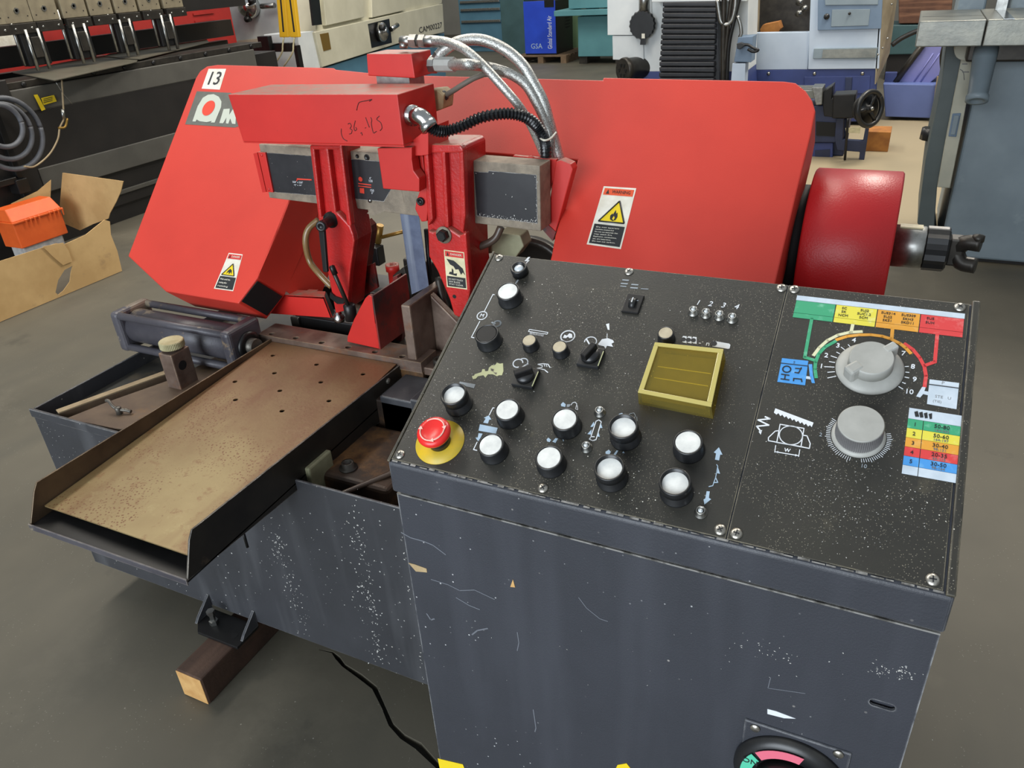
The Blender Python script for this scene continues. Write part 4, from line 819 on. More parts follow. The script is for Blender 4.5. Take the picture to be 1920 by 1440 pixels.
# ---- guide arms
def arm(name, outline, ribs, y, depth, label=None):
    o = ext_y(name, 'red_cast', saw, outline, y+.018, depth-.018, .005)
    for r in ribs: ext_y('rib', 'red_cast', o, r, y, .020, .004)
    return o
ya = 1.475
la = arm('guide_arm', [(580,275), (638,273), (650,380), (662,440), (664,452), (656,510), (651,582), (629,588), (621,545), (613,505), (597,412)],
    [[(580,275), (588,275), (603,412), (597,412)], [(606,276), (614,276), (630,402), (621,402)], [(633,274), (640,274), (658,424), (650,424)], [(580,272), (640,271), (640.5,281), (581,281)],
     [(597,409), (624,398), (632,398), (656,424), (662,440), (664,452), (656,510), (651,582), (629,588), (621,545), (613,505)]], ya, .10)
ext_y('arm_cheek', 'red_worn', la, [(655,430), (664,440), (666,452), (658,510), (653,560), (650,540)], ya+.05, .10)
ra = arm('guide_arm', [(793,280), (800,271), (862,272), (868,281), (872,400), (876,480), (881,545), (875,578), (862,596), (851,591), (843,562), (820,508), (804,481), (802,440), (799,400)],
    [[(793,283), (802,283), (811,412), (802,425)], [(826,284), (834,284), (841,428), (833,428)], [(860,284), (868,284), (872,405), (868,438), (862,430)], [(793,280), (800,271), (862,272), (868,281), (868,287), (793,287)],
     [(802,432), (812,436), (838,426), (862,442), (873,436), (876,480), (881,545), (875,578), (862,596), (851,591), (843,562), (820,508), (804,481)]], ya-.01, .13)
bo = MB().lathe(PY(833, 440, ya-.01), -UY, [(.020, 0), (.020, .004), (.013, .004)], 28).build('arm_bolt', 'steel_dusty', ra)
MB().lathe(PY(833, 440, ya-.014), -UY, [(.014, 0), (.014, .014), (.011, .017), (0, .017)], 6, False).build('bolt_head', 'black_metal', bo)
MB().lathe(PY(852, 556, ya-.0102), -UY, [(.005, 0), (.005, .0005)], 14).build('arm_hole', 'black_deep', ra)
q = [(832,468), (870,473), (876,543), (838,538)]
wl = wlabel(q, ya-.010, ra, .17, 'DANGER', 'label_red', ['DO NOT TOUCH', 'SAW BLADE', 'STAY CLEAR'], tri=False, base='label_cream')
lab('hazard_symbol', [bil(q, .10, .24), bil(q, .45, .27), bil(q, .85, .45), bil(q, .95, .62), bil(q, .85, .55), bil(q, .75, .62), bil(q, .65, .48), bil(q, .50, .50), bil(q, .42, .42), bil(q, .25, .38)], 'ink', wl, ya-.0112)
lab('hazard_symbol', [bil(q, .15, .64), bil(q, .20, .58), bil(q, .30, .58), bil(q, .32, .48), bil(q, .38, .52), bil(q, .38, .62), bil(q, .55, .60), bil(q, .52, .67)], 'ink', wl, ya-.0112)
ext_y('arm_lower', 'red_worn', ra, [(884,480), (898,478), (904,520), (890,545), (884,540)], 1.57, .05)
# left clamp lever
hb = PY(621, 412, ya); he = PY(603, 424, ya-.055)
cl = MB().lathe(hb, he-hb, [(.020, -.004), (.020, .004), (.013, .005), (.0115, (he-hb).length-.008), (.012, (he-hb).length)], 28).build('clamp_lever', 'black_plastic', saw)
MB().lathe(he, he-hb, [(.013, -.012), (.0135, .004), (.012, .007), (.006, .007), (.005, .004), (0, .004)], 24).build('lever_hub', 'black_plastic', cl)
l1 = PY(611, 510, ya-.05); MB().loft([he+Vector((-.009, -.004, 0)), he+Vector((.009, -.004, 0)), he+Vector((.009, .006, 0)), he+Vector((-.009, .006, 0))], [l1+Vector((-.007, -.004, 0)), l1+Vector((.007, -.004, 0)), l1+Vector((.007, .006, 0)), l1+Vector((-.007, .006, 0))]).build('lever_bar', 'black_plastic', cl, .003)
rr = MB().tube([PY(622, 502, 1.44), PY(655, 578, 1.46)], .0055, 10).build('jaw_lever', 'dark_steel', saw)
MB().lathe(PY(624, 504, 1.44)-Vector((0, 0, .0)), PY(622, 500, 1.44)-PY(630, 518, 1.44), [(.0075, -.015), (.0075, .006), (.005, .009), (0, .009)], 14).build('lever_grip', 'black_metal', rr)
MB().lathe(PY(656, 580, 1.465), UZ, [(.016, -.03), (.016, .012), (.011, .016), (0, .016)], 16).build('lever_boss', 'black_metal', rr)
tube_px('coolant_hose', 'clear_tube', saw, [(597,412,1.56), (578,430,1.54), (573,455,1.53), (581,490,1.53), (600,515,1.52), (622,538,1.52)], .0085)
wb = MB().lathe(PY(636, 596, 1.50), UZ, [(.014, -.01), (.016, -.004), (.016, .004), (.010, .010), (.009, .016), (0, .018)], 20).build('guide_roller', 'chrome', la)
ext_y('guide_insert', 'black_metal', la, [(619,548), (628,556), (646,562), (644,570), (632,570), (618,558)], 1.47, .03)
# ---- blade
plate_pts = face_y([(744,359), (779,361), (804,537), (772,552)], 1.555)
MB().prism(plate_pts, (0, .0012, 0)).build('saw_blade', 'blade_steel', saw)
tube_px('blade_rod', 'black_metal', saw, [(799,430,1.58), (810,560,1.58)], .006, 8)
# ---- red top beam with end block
yb0, yb1 = 1.41, 1.56
tb = MB().prism(face_y([(427,177), (745,177), (757,273), (456,266)], yb0), (0, yb1-yb0, 0)).build('top_beam', 'red', saw, .002)
lipm = MB().prism(face_y([(456,266), (757,273), (758,276), (458,268)], yb0-.002), (0, .03, 0)).build('beam_lip', 'red', tb)
# handwritten number
def HW(x, y): return (480+x/4, y/4)
for st in ([(755,828), (765,785), (780,765), (830,755), (870,745), (850,760)], [(640,965), (640,1000), (655,1040), (685,1058)], [(690,930), (705,925), (715,945), (705,965), (720,975), (715,1000), (700,1005)], [(745,905), (735,950), (740,980), (755,970), (748,955)], [(785,1000), (792,995), (797,1015)], [(818,960), (825,958)], [(822,880), (840,930), (850,955)], [(860,880), (868,900), (865,930), (880,995), (895,990), (905,985)], [(925,870), (905,895), (935,920), (945,960), (930,980)]):
    MB().tube([PY(*HW(x, y), yb0-.0003) for x, y in st], .0009, 6, 3).build('pen_stroke', 'ink_red', tb)
bk = ext_y('valve_block', 'red', saw, [(687,101), (771,101), (778,147), (690,142)], 1.575, .085, .002)
nk = PY(735, 147, 1.59); MB().box(nk.x-.04, nk.x+.05, 1.585, 1.65, nk.z-.16, nk.z+.02).build('valve_neck', 'zinc', bk)
# bracket plate hanging under the beam
ext_y('bracket_plate', 'red', saw, [(707,278), (772,276), (772,300), (775,320), (786,335), (786,360), (718,354)], yb0+.025, .03, .002)
bp_ = ext_y('adjuster_plate', 'red', saw, [(772,300), (778,292), (792,290), (800,360), (803,380), (800,415), (790,416), (778,392), (780,378), (786,360), (786,337), (774,318)], yb0+.06, .04, .002)
ext_y('beam_post', 'red', saw, [(757,276), (803,240), (803,290), (790,292), (772,292)], yb0+.04, .09, .001)
for p in ((782,316), (790,377)): MB().lathe(PY(*p, yb0+.06), -UY, [(.0095, 0), (.0095, .006), (.008, .007), (.005, .007), (.0045, .003), (0, .003)], 24).build('cap_screw', 'black_metal', bp_)
# ---- right red bracket
rk = ext_y('rail_bracket', 'red', saw, [(963,291), (968,292), (1043,299), (1040,330), (1022,380), (1005,400), (955,306)], 1.60, .012, .001)
ext_y('bracket_wing', 'red', rk, [(1042,303), (1052,300), (1070,308), (1074,318), (1042,435), (1024,418)], 1.595, .03, .002)
ext_y('bracket_foot', 'red_worn', rk, [(1024,418), (1042,435), (1036,452), (1012,425), (1010,400)], 1.60, .03)
MB().lathe(PY(996, 300, 1.60), -UY, [(.010, 0), (.010, .004), (.006, .006), (.003, .006), (0, .003)], 20).build('bracket_bolt', 'red', rk)
# ---- works below the rail on the right
ext_y('guide_casting', 'casting_cream', saw, [(935,436), (975,442), (982,462), (965,485), (925,475), (895,478), (890,470), (920,450)], 1.62, .05, .003)
tube_px('oil_hose', 'brown_tube', saw, [(940,425,1.57), (925,450,1.56), (885,468,1.55)], .009)
wheel = MB().lathe(PY(1000, 520, 1.80), -UY, [(.12, 0), (.12, .03), (.10, .03), (.10, .02), (0, .02)], 48).build('band_wheel', 'dark_steel', saw)
MB().box(-1.30, -.55, 1.86, 1.97, .66, .80).build('frame_rail', 'dark_steel', saw, .005)
MB().box(-.62, -.10, 1.72, 1.97, .66, .95).build('frame_column', 'rust_dark', saw, .01)
MB().box(-1.62, -1.28, 1.80, 1.95, .60, .70).build('hinge_block', 'black_metal', saw, .006)
fx = PY(708, 455, 1.95)
ft = MB().box(fx.x-.03, fx.x+.03, 1.90, 1.94, fx.z-.06, fx.z+.0).build('sight_fitting', 'black_metal', saw, .003)
MB().tube([fx+Vector((0, 0, 0)), fx+Vector((.02, 0, .06))], .012, 12).build('brass_nipple', 'brass', ft); MB().tube([fx+Vector((.02, 0, .02)), fx+Vector((.12, .0, .05))], .006, 8).build('thin_pipe', 'brass', ft)
# ---- hydraulic hoses and cables
f1 = MB().tube([PY(757, 90, 1.617), PY(757, 80, 1.617)], .010, 10).build('hose_fitting', 'zinc', saw)
MB().tube([PY(752, 77, 1.617), PY(775, 77, 1.617)], .011, 8).build('elbow', 'zinc', f1); MB().lathe(PY(770, 77, 1.617), PY(786, 77, 1.617)-PY(770, 77, 1.617), [(.015, 0), (.015, .018), (.010, .019), (.010, .024), (.0145, .025), (.0145, .04)], 6, False).build('nut', 'zinc', f1)
MB().lathe(PY(786, 77, 1.617), PY(818, 78, 1.617)-PY(786, 77, 1.617), [(.0125, 0), (.0125, .05), (.0112, .051)], 20).build('ferrule', 'zinc', f1)
tube_px('hydraulic_hose', 'braid', saw, [(812,77,1.615), (835,78,1.60), (870,92,1.57), (905,122,1.56), (940,160,1.56), (970,195,1.57), (990,225,1.59), (1005,255,1.605), (1018,285,1.62), (1028,305,1.63)], .0098, 14)
f2 = MB().lathe(PY(807, 122, 1.623), PY(820, 122, 1.623)-PY(807, 122, 1.623), [(.018, 0), (.018, .015), (.014, .017)], 8, False).build('hose_fitting', 'zinc', saw)
MB().lathe(PY(818, 121, 1.623), PY(850, 121, 1.623)-PY(818, 121, 1.623), [(.0165, 0), (.0165, .048), (.013, .049)], 8, False).build('ferrule', 'knob_alu', f2)
tube_px('hydraulic_hose', 'braid', saw, [(846,121,1.623), (880,121,1.52), (915,126,1.627), (955,138,1.632), (985,158,1.637), (1005,190,1.640), (1022,225,1.643), (1033,255,1.645), (1040,290,1.649), (1044,310,1.651)], .0115, 14)
f3 = MB().lathe(PY(812, 122, 1.631), PY(820, 110, 1.631)-PY(812, 122, 1.631), [(.018, 0), (.018, .012), (.014, .016), (.014, .03)], 8, False).build('hose_fitting', 'zinc', saw)
tube_px('hydraulic_hose', 'braid', saw, [(820,108,1.631), (832,95,1.632), (855,80,1.635), (885,74,1.640), (915,78,1.645), (950,95,1.647), (980,122,1.649), (1000,155,1.650), (1018,190,1.650), (1030,230,1.650), (1042,275,1.651), (1052,310,1.653)], .0125, 14)
el = MB().lathe(PY(771, 216, 1.445), UX+Vector((0, -.6, 0)), [(.022, 0), (.022, .010), (.017, .012), (.017, .024)], 28).build('conduit_elbow', 'chrome', saw)
e0 = PY(771, 216, 1.445)+(UX+Vector((0, -.6, 0))).normalized()*.02
MB().tube([e0, PY(786, 217, 1.42), PY(796, 224, 1.42), PY(802, 234, 1.42)], .017, 18, 5).build('elbow_body', 'chrome', el)
MB().lathe(PY(799, 230, 1.42), PY(806, 240, 1.42)-PY(799, 230, 1.42), [(.020, 0), (.020, .014), (.017, .016)], 24).build('elbow_nut', 'chrome', el)
tube_px('corrugated_conduit', 'conduit', saw, [(803,236,1.42), (818,245,1.43), (840,245,1.45), (870,235,1.47), (900,221,1.49), (935,214,1.51), (965,214,1.53), (990,222,1.55), (1007,237,1.57), (1018,254,1.58), (1023,272,1.595), (1024,305,1.62)], .0130, 14, 9, .30)
for pg in bpy.data.objects['corrugated_conduit'].data.polygons: pg.use_smooth = False
MB().tube([PY(1012, 258, 1.575), PY(1020, 263, 1.56), PY(1032, 260, 1.575), PY(1043, 248, 1.59)], .0022, 8, 4).build('cable_tie', 'label_white', saw)
cn = ext_y('cable_connector', 'connector', saw, [(797,170), (820,168), (832,178), (830,204), (804,214), (797,200)], 1.575, .05, .003)
for p in ((813,191), (800,196)): MB().lathe(PY(*p, 1.575), -UY, [(.005, 0), (.005, .0005)], 12).build('connector_hole', 'black_deep', cn)
MB().lathe(PY(826, 184, 1.59), PY(838, 176, 1.59)-PY(826, 184, 1.59), [(.014, 0), (.014, .008), (.011, .009), (.011, .016), (.008, .018)], 18).build('cable_gland', 'black_plastic', cn)
tube_px('signal_cable', 'cable_grey', saw, [(833,180,1.59), (850,170,1.59), (872,156,1.59), (895,144,1.60), (925,136,1.62), (960,140,1.63)], .006, 10)

# ================================================================ timber bearer under the saw
t0 = PZ(393, 1322, 0)
tm_ = MB().box(t0.x-.086, t0.x, t0.y, 1.9, 0, .0895).build('timber_bearer', 'wood_dark', None, .005)
tag(tm_, 'dark square timber bearer under the saw bed with a pale sawn end', 'timber')
MB().box(t0.x-.084, t0.x-.002, t0.y-.0012, t0.y+.001, .002, .0875).build('sawn_end', 'wood_end', tm_, .003)
# ================================================================ cardboard and orange tool box
cb = empty('cardboard_box', (-4.6, 2.9, 0), 'torn open brown cardboard box lying on the floor around an orange tool box', 'cardboard box')
XC = -4.28
fl_px = [(-40,632), (100,567), (228,508), (219,470), (207,440), (205,415), (195,412), (160,440), (120,458), (105,456), (60,470), (-40,502)]
P = [PX(a, b, XC) for a, b in fl_px]
P = [Vector((XC+(p.z*.06), p.y, max(p.z, .003))) for p in P]
hole = [(103,548), (108,525), (120,506), (135,498), (132,512), (130,528), (118,545), (108,553)]
def yz(p): return (p.y, p.z)
o = plate('front_flap', 'cardboard', cb, (XC, 0, 0), UY, UZ, [yz(p) for p in P], [[yz(PX(a, b, XC)) for a, b in hole]], .005)
yq = 3.34
ext_y('back_flap', 'cardboard', cb, [(117,324), (231,340), (226,360), (218,378), (206,400), (203,410), (175,420), (150,432), (122,420), (112,385)], yq, .005)
MB().prism([PX(*p, -5.10) for p in ((20,382), (70,358), (95,337), (94,365), (93,390), (40,392))], (.005, 0, 0)).build('side_flap', 'cardboard', cb)
MB().prism([PX(*p, XC+.012) for p in ((80,462), (118,455), (128,470), (135,490), (118,497), (100,482))], (.004, 0, 0)).build('torn_flap', 'cardboard', cb)
zb_ = .16
c0 = PZ(42, 467, zb_); c1 = PZ(136, 450, zb_)
X_ = c0.x; Y0_ = c0.y; Y1_ = PX(134, 452, X_).y; zt_ = PX(42, 405, X_).z; zl = PX(44, 392, X_).z
tb2 = empty('tool_box', (X_-.15, Y0_+.15, zb_), 'bright orange plastic tool box sitting inside the torn cardboard', 'tool box')
wx = .17; zt_ = zb_+.17
MB().box(X_-wx, X_, Y0_, Y1_, zb_, zt_).build('box_body', 'orange_plastic', tb2, .006)
MB().loft([(X_-wx-.006, Y0_-.006, zt_), (X_+.006, Y0_-.006, zt_), (X_+.006, Y1_+.006, zt_), (X_-wx-.006, Y1_+.006, zt_)], [(X_-wx+.02, Y0_+.01, zt_+.075), (X_-.045, Y0_+.01, zt_+.075), (X_-.045, Y1_-.01, zt_+.075), (X_-wx+.02, Y1_-.01, zt_+.075)]).build('box_lid', 'orange_plastic', tb2, .006)
MB().box(X_-wx-.012, X_+.014, Y0_-.012, Y1_+.012, zt_-.012, zt_).build('box_rim', 'orange_plastic', tb2, .003)
for k in range(2):
    yk = Y0_+(Y1_-Y0_)*(.22+.5*k)
    for j in range(4): MB().prism([(X_+.014, yk+j*.03, zt_+.004), (X_+.022, yk+j*.03, zt_-.002), (X_+.016, yk+j*.03, zt_-.045)], (0, .008, 0)).build('hinge_rib', 'orange_plastic', tb2)
tag(MB().box(X_-wx+.02, X_-.02, Y0_+.02, Y1_-.03, .007, zb_-.001).build('parts_carton', 'white_bag', None, .01), 'grey white carton lying under the orange tool box', 'carton')

# ================================================================ press brake along the left side
XB = -5.2
pb = empty('press_brake', (-5.6, 4.5, 0), 'long black and grey press brake with a row of upper tool clamps', 'press brake')
yS, yE = 3.33, 5.62
MB().box(XB-.55, XB-.03, yS, yE, .12, .98).build('bed', 'brake_black', pb, .005)
MB().box(XB-.06, XB, yS, yE, .885, 1.03).build('bed_rail', 'brake_grey', pb, .006)
MB().box(XB-.02, XB-.005, yS, yE, .53, .885).build('front_panel', 'brake_black', pb, .002)
MB().box(XB-.05, XB+.01, yS, yE+.2, .37, .53).build('lower_rail', 'brake_grey', pb, .005)
MB().box(XB-.05, XB-.01, yS, yE+.4, .20, .23).build('foot_rail', 'brake_grey', pb, .003)
MB().box(XB-.50, XB-.06, yS, yE+.4, 0, .12).build('base', 'brake_black', pb)
MB().box(XB-.60, XB+.012, 2.55, yS-.005, 0, 1.10).build('side_frame', 'brake_black', pb, .006)
ws_ = PX(75, 195, XB+.014)
MB().prism([PX(*p, XB+.0135) for p in ((63,178), (70,177), (85,205), (78,208))], (.002, 0, 0)).build('yellow_label', 'label_yellow', pb); yl_ = MB().prism([PX(*p, XB+.0135) for p in ((77,184), (101,178), (106,190), (82,197))], (.002, 0, 0)).build('yellow_label', 'label_yellow', pb)
for k in range(3): MB().prism([PX(*p, XB+.0160) for p in ((81,185.5+k*3.2), (98,181.5+k*3.2), (98.6,182.5+k*3.2), (81.6,186.5+k*3.2))], (.0006, 0, 0)).build('label_line', 'ink', yl_)
# die holder rail with screws and the sheets lying on it
MB().box(XB-.30, XB-.02, yS, 5.75, 1.031, 1.075).build('die_rail', 'dark_steel', pb, .004)
for i in range(9): MB().lathe((XB-.02, yS+.12+i*.27, 1.052), UX, [(.016, 0), (.016, .008), (.010, .012), (0, .012)], 14).build('rail_bolt', 'black_metal', pb)
for i, q in enumerate((((24,137), (102,152), (256,117), (262,108), (190,104)), ((196,106), (230,110), (262,112), (392,80), (388,75), (320,76), (230,92)))):
    t = MB().prism([PZ(a, b, 1.078+.008*i) for a, b in q], (0, 0, .005)).build('steel_sheet', 'brake_plate')
    tag(t, ('pointed grey steel sheet on the press brake bed, nearest the cable coil', 'bare grey steel sheet on the press brake bed near the cream lathe')[i], 'steel sheet', 'steel sheets on the press brake bed')
MB().box(XB-.35, XB-.07, yE+.0, yE+.35, .80, .98).build('bed_end', 'brake_black', pb, .005)
# upper beam with clamp blocks and tool holders
XU = -5.45
MB().box(XU-.30, XU-.09, 2.9, 6.0, 1.36, 1.9).build('ram', 'brake_black', pb)
MB().box(XU-.6, XU-.5, 2.9, 6.2, 1.10, 1.24).build('back_gauge', 'brake_black', pb)
MB().box(XU-.7, XU-.6, 2.9, 6.2, 1.0, 1.06).build('back_gauge', 'brake_black', pb)
def tree(o, parent=None):
    c = o.copy(); col.objects.link(c); c.parent = parent
    for ch in o.children: tree(ch, c)
    return c
y_c = [PX(x, 20, XU).y for x in (-22, 32, 85, 142, 192, 240, 285, 330)]
proto = None
def mk(y):
    MBx = MB().box(XU-.09, XU-.01, y-.10, y+.10, 1.40, 1.56).build('clamp_block', 'brake_clamp', pb, .004)
    MB().box(XU-.03, XU+.01, y-.10, y+.10, 1.335, 1.398).build('clamp_bar', 'dark_steel', MBx, .003)
    MB().lathe((XU-.01, y, 1.475), UX, [(.02, 0), (.02, .006), (.012, .006), (.010, 0), (0, 0)], 6, False).build('clamp_nut', 'zinc', MBx)
    for s in (-.06, .06): MB().lathe((XU+.01, y+s, 1.366), UX, [(.009, 0), (.007, .005), (0, .005)], 10).build('clamp_screw', 'zinc', MBx)
    for s in (-.07, .07): MB().lathe((XU-.01, y+s, 1.44), UX, [(.005, 0), (.004, .002), (0, .002)], 8).build('clamp_pin', 'dark_steel', MBx)
proto_y = y_c[0]; mk(proto_y)
pc = [c for c in pb.children if c.name.startswith('clamp_block')][0]
for y in y_c[1:]:
    c = tree(pc, pb); c.location.y += y-proto_y
for x, y2 in ((75, 100), (160, 85), (242, 66), (317, 50)):
    yy = PX(x, y2, XU+.02).y
    h = MB().box(XU-.07, XU+.0, yy-.085, yy+.085, 1.13, 1.36).build('tool_holder', 'black_metal', pb, .006)
    for s in (-.045, .045): MB().cyl((XU+.008, yy+s, 1.10), (XU+.008, yy+s, 1.36), .012, 12).build('guide_pin', 'zinc', h)
    MB().box(XU, XU+.022, yy-.03, yy+.03, 1.18, 1.31).build('wedge', 'dark_steel', h, .004)
    MB().cyl((XU-.02, yy-.11, 1.14), (XU-.02, yy-.11, 1.46), .010, 10).build('spring_rod', 'zinc', h)
# red machine behind the press brake
rm = empty('red_cabinet', (-7.3, 5.4, 0), 'red sheet metal cabinet with louvres behind the press brake', 'cabinet')
MB().box(-7.6, -7.0, 3.6, 7.32, .1, 1.62).build('cabinet_body', 'bg_red', rm, .01)
for i in range(6): MB().box(-6.998, -6.985, 6.75, 7.05, 1.05+i*.07, 1.07+i*.07).build('louvre', 'bg_red', rm)
MB().box(-6.998, -6.985, 4.3, 4.75, 1.18, 1.34).build('name_plate', 'label_white', rm)
# stop stand with a hung cable coil, at the near end of the brake
st = empty('cable_stand', (-4.75, 2.5, 0), 'small black bracket stand at the end of the press brake', 'stand')
XS = -5.11
sa, sb_ = PX(30, 300, XS), PX(0, 318, XS)
MB().box(XS-.06, XS-.02, sa.y-.02, sa.y+.02, 0, .98).build('post', 'black_metal', st, .004)
MB().box(XS-.055, XS+.02, sa.y-.25, sa.y-.05, .50, .54).build('arm', 'black_metal', st, .004); MB().box(XS-.06, XS+.03, sa.y-.07, sa.y+.01, .43, .52).build('clamp', 'black_metal', st, .004)
cc = PX(22, 250, XS+.03)
for i, (r, dy, dz, t_) in enumerate(((.215, -.02, .0, .016), (.165, -.05, .02, .016), (.125, -.07, .06, .016))):
    k = MB().tube([cc+Vector((.01+.02*i, dy+r*math.cos(a*math.pi/12), dz+r*1.0*math.sin(a*math.pi/12))) for a in range(0, 25)], t_, 10, 3)
    o = k.build('cable_loop', 'coil_grey')
    if i == 0: coil = tag(o, 'coil of thick grey cable hanging on the stand by the press brake', 'cable'); o.name = 'cable_coil'
    else: o.parent = coil; o.name = 'cable_loop'
hc = MB().tube([PX(*p, XS+.11) for p in ((116,150), (117,175), (119,205), (120,222), (112,240), (108,262), (92,290), (65,312), (45,312))], .006, 8, 5).build('pull_cord', 'tan_edge')
tag(hc, 'thin pale cord hanging from the steel sheet to the stand', 'cord')
MB().tube([PX(117, 205, XS+.112), PX(119, 222, XS+.112)], .012, 8).build('snap_hook', 'zinc', hc); MB().tube([PX(*p, XS+.112) for p in ((110,240), (122,238), (126,222))], .008, 8, 4).build('wire_clip', 'brass', hc)
MB().tube([PX(*p, XS+.112) for p in ((105,154), (118,175), (135,195))], .003, 6, 4).build('loose_wire', 'zinc', hc)

# ================================================================ pale machines at the top left, yellow guards, cream lathe
hd_ = Vector((ray(1430, -105).x, ray(1430, -105).y, 0)).normalized(); nn = Vector((hd_.y, -hd_.x, 0))
P0 = PY(605, 125, 7.2); 
def LP(px, py, off=0): return PP(px, py, P0-nn*off, nn)
lt = empty('cream_lathe', PY(700, 150, 7.4).xy.to_3d(), 'cream lathe with chrome chuck and an equipment number stencilled on its bed', 'lathe')
def lface(name, m, parent, px, off, depth, bevel=.0): return MB().prism([LP(a, b, off) for a, b in px], -nn*depth).build(name, m, parent, bevel)
bedl = lface('lathe_bed', 'cream_paint', lt, [(590,60), (830,7), (833,60), (745,82), (605,126)], 0, .45, .006)
lface('lathe_base', 'cabinet_blue', lt, [(605,128), (745,84), (833,62), (840,240), (640,300)], .04, .35, .006)
lface('upper_door', 'cream_paint', lt, [(604,-40), (678,-60), (683,32), (612,48)], .01, .3, .004)
lface('upper_door', 'cream_paint', lt, [(696,-60), (758,-70), (760,19), (698,33)], .01, .3, .004)
lface('lathe_head', 'cream_paint', lt, [(592,-40), (840,-90), (828,6), (592,58)], .06, .4)
lface('screen', 'black_metal', lt, [(580,-20), (597,-20), (604,46), (588,48)], -.006, .02)
wl_ = lface('end_cover', 'white_paint', lt, [(558,62), (588,58), (604,126), (640,230), (580,240)], .03, .4, .004)
lface('brown_plate', 'brass', lt, [(600,64), (616,61), (621,92), (607,96)], -.004, .005)
rc_ = lface('chuck_recess', 'black_metal', lt, [(690,45), (730,35), (735,80), (697,90)], -.003, .01)
ck = LP(711, 60, -.01); MB().lathe(ck, nn, [(.11, 0), (.11, .06), (.09, .08), (.05, .08), (.05, .11), (0, .11)], 28).build('chuck', 'chrome', lt)
MB().tube([LP(733, 55, -.08), LP(745, 47, -.08)], .03, 10).build('lever', 'chrome', lt); MB().lathe(LP(712, 52, -.10), nn, [(.035, 0), (.035, .06), (.02, .07), (0, .07)], 16).build('chuck_knob', 'black_plastic', lt)
uu = (LP(828, 50)-LP(788, 60)).normalized(); text('CAM00227', 'ink', lt, LP(808, 52, -.004), uu, UZ, .075, width=(LP(829, 48)-LP(786, 58)).length)
# pale grey machine with its own chuck, left of the yellow guards
gl = empty('pale_grey_machine', PY(450, 150, 7.6).xy.to_3d(), 'pale grey machine with small chrome chuck beside the yellow guards', 'machine')
def gface(name, m, px, y, depth, bevel=0): return ext_y(name, m, gl, px, y, depth, bevel)
gface('body', 'pale_blue_grey', [(380,-40), (555,-40), (560,200), (400,200)], 7.9, .5, .01)
gface('left_panel', 'tan_side', [(372,-30), (388,-30), (392,80), (380,80)], 7.85, .1)
gface('orange_plate', 'label_orange', [(396,7), (415,7), (415,13), (397,13)], 7.89, .008)
MB().tube([PY(403, 20, 7.86), PY(405, 40, 7.86), PY(412, 70, 7.86)], .012, 8, 4).build('cable', 'cable_grey', gl); MB().tube([PY(406, 20, 7.86), PY(410, 45, 7.86), PY(418, 70, 7.86)], .012, 8, 4).build('cable', 'cable_grey', gl)
ck = PY(470, 12, 7.88); MB().lathe(ck, Vector((.3, -1, 0)), [(.13, 0), (.13, .08), (.10, .12), (.05, .12), (.05, .16), (0, .16)], 24).build('chuck', 'chrome', gl)
for i in range(3): a = i*2.1+.5; MB().lathe(ck+Vector((.13*math.cos(a), -.06, .13*math.sin(a))), Vector((.3, -1, 0)), [(.035, 0), (.035, .08), (0, .09)], 12).build('chuck_jaw', 'black_metal', gl)
MB().tube([PY(490, 12, 7.8), PY(515, 10, 7.8)], .03, 8).build('spindle', 'zinc', gl)
gface('lower_step', 'cream_paint', [(430,78), (555,65), (560,200), (440,200)], 7.8, .1)
# black arm and yellow guard posts
ga = empty('guard_arm', PY(530, 140, 6.6).xy.to_3d(), 'black support arm carrying the two yellow light guards', 'guard arm')
MB().box(PY(440, 90, 6.6).x, PY(545, 90, 6.6).x, 6.6, 6.68, PY(480, 98, 6.6).z, PY(480, 82, 6.6).z).build('arm_bar', 'black_metal', ga, .004)
q = PY(495, 80, 6.58); MB().box(q.x-.06, q.x+.08, 6.56, 6.62, q.z-.07, q.z+.06).build('arm_joint', 'black_metal', ga, .004)
q = PY(552, 90, 6.6); MB().box(q.x-.02, q.x+.02, 6.61, 6.67, 0, q.z+.02).build('arm_post', 'black_metal', ga)
for i, (a, b) in enumerate((((518, -30), (536, 68)), ((534, -30), (556, 68)))):
    g_ = MB().prism(face_y([(a[0]-3, -40), (a[0]+13, -40), (b[0]+4, 70), (b[0]-12, 70)], 6.56-.05*i), (0, .04, 0)).build('light_guard', 'yellow_guard', None, .006)
    tag(g_, ('yellow light guard bar beside the pale grey machine', 'yellow light guard bar nearest the cream lathe')[i], 'light guard', 'yellow light guard bars')
    MB().prism(face_y([(a[0]+3, -40), (a[0]+6, -40), (b[0]-3, 60), (b[0]-6, 60)], 6.559-.05*i), (0, .004, 0)).build('lens_slot', 'ink', g_)
    MB().tube([PY(b[0]-4, 70, 6.57-.05*i), PY(b[0]-6, 85, 6.57-.05*i), PY(b[0]-8, 100, 6.57-.05*i), PY(b[0]-24, 125, 6.59-.05*i)], .008, 8, 4).build('guard_cable', 'label_cream', g_)
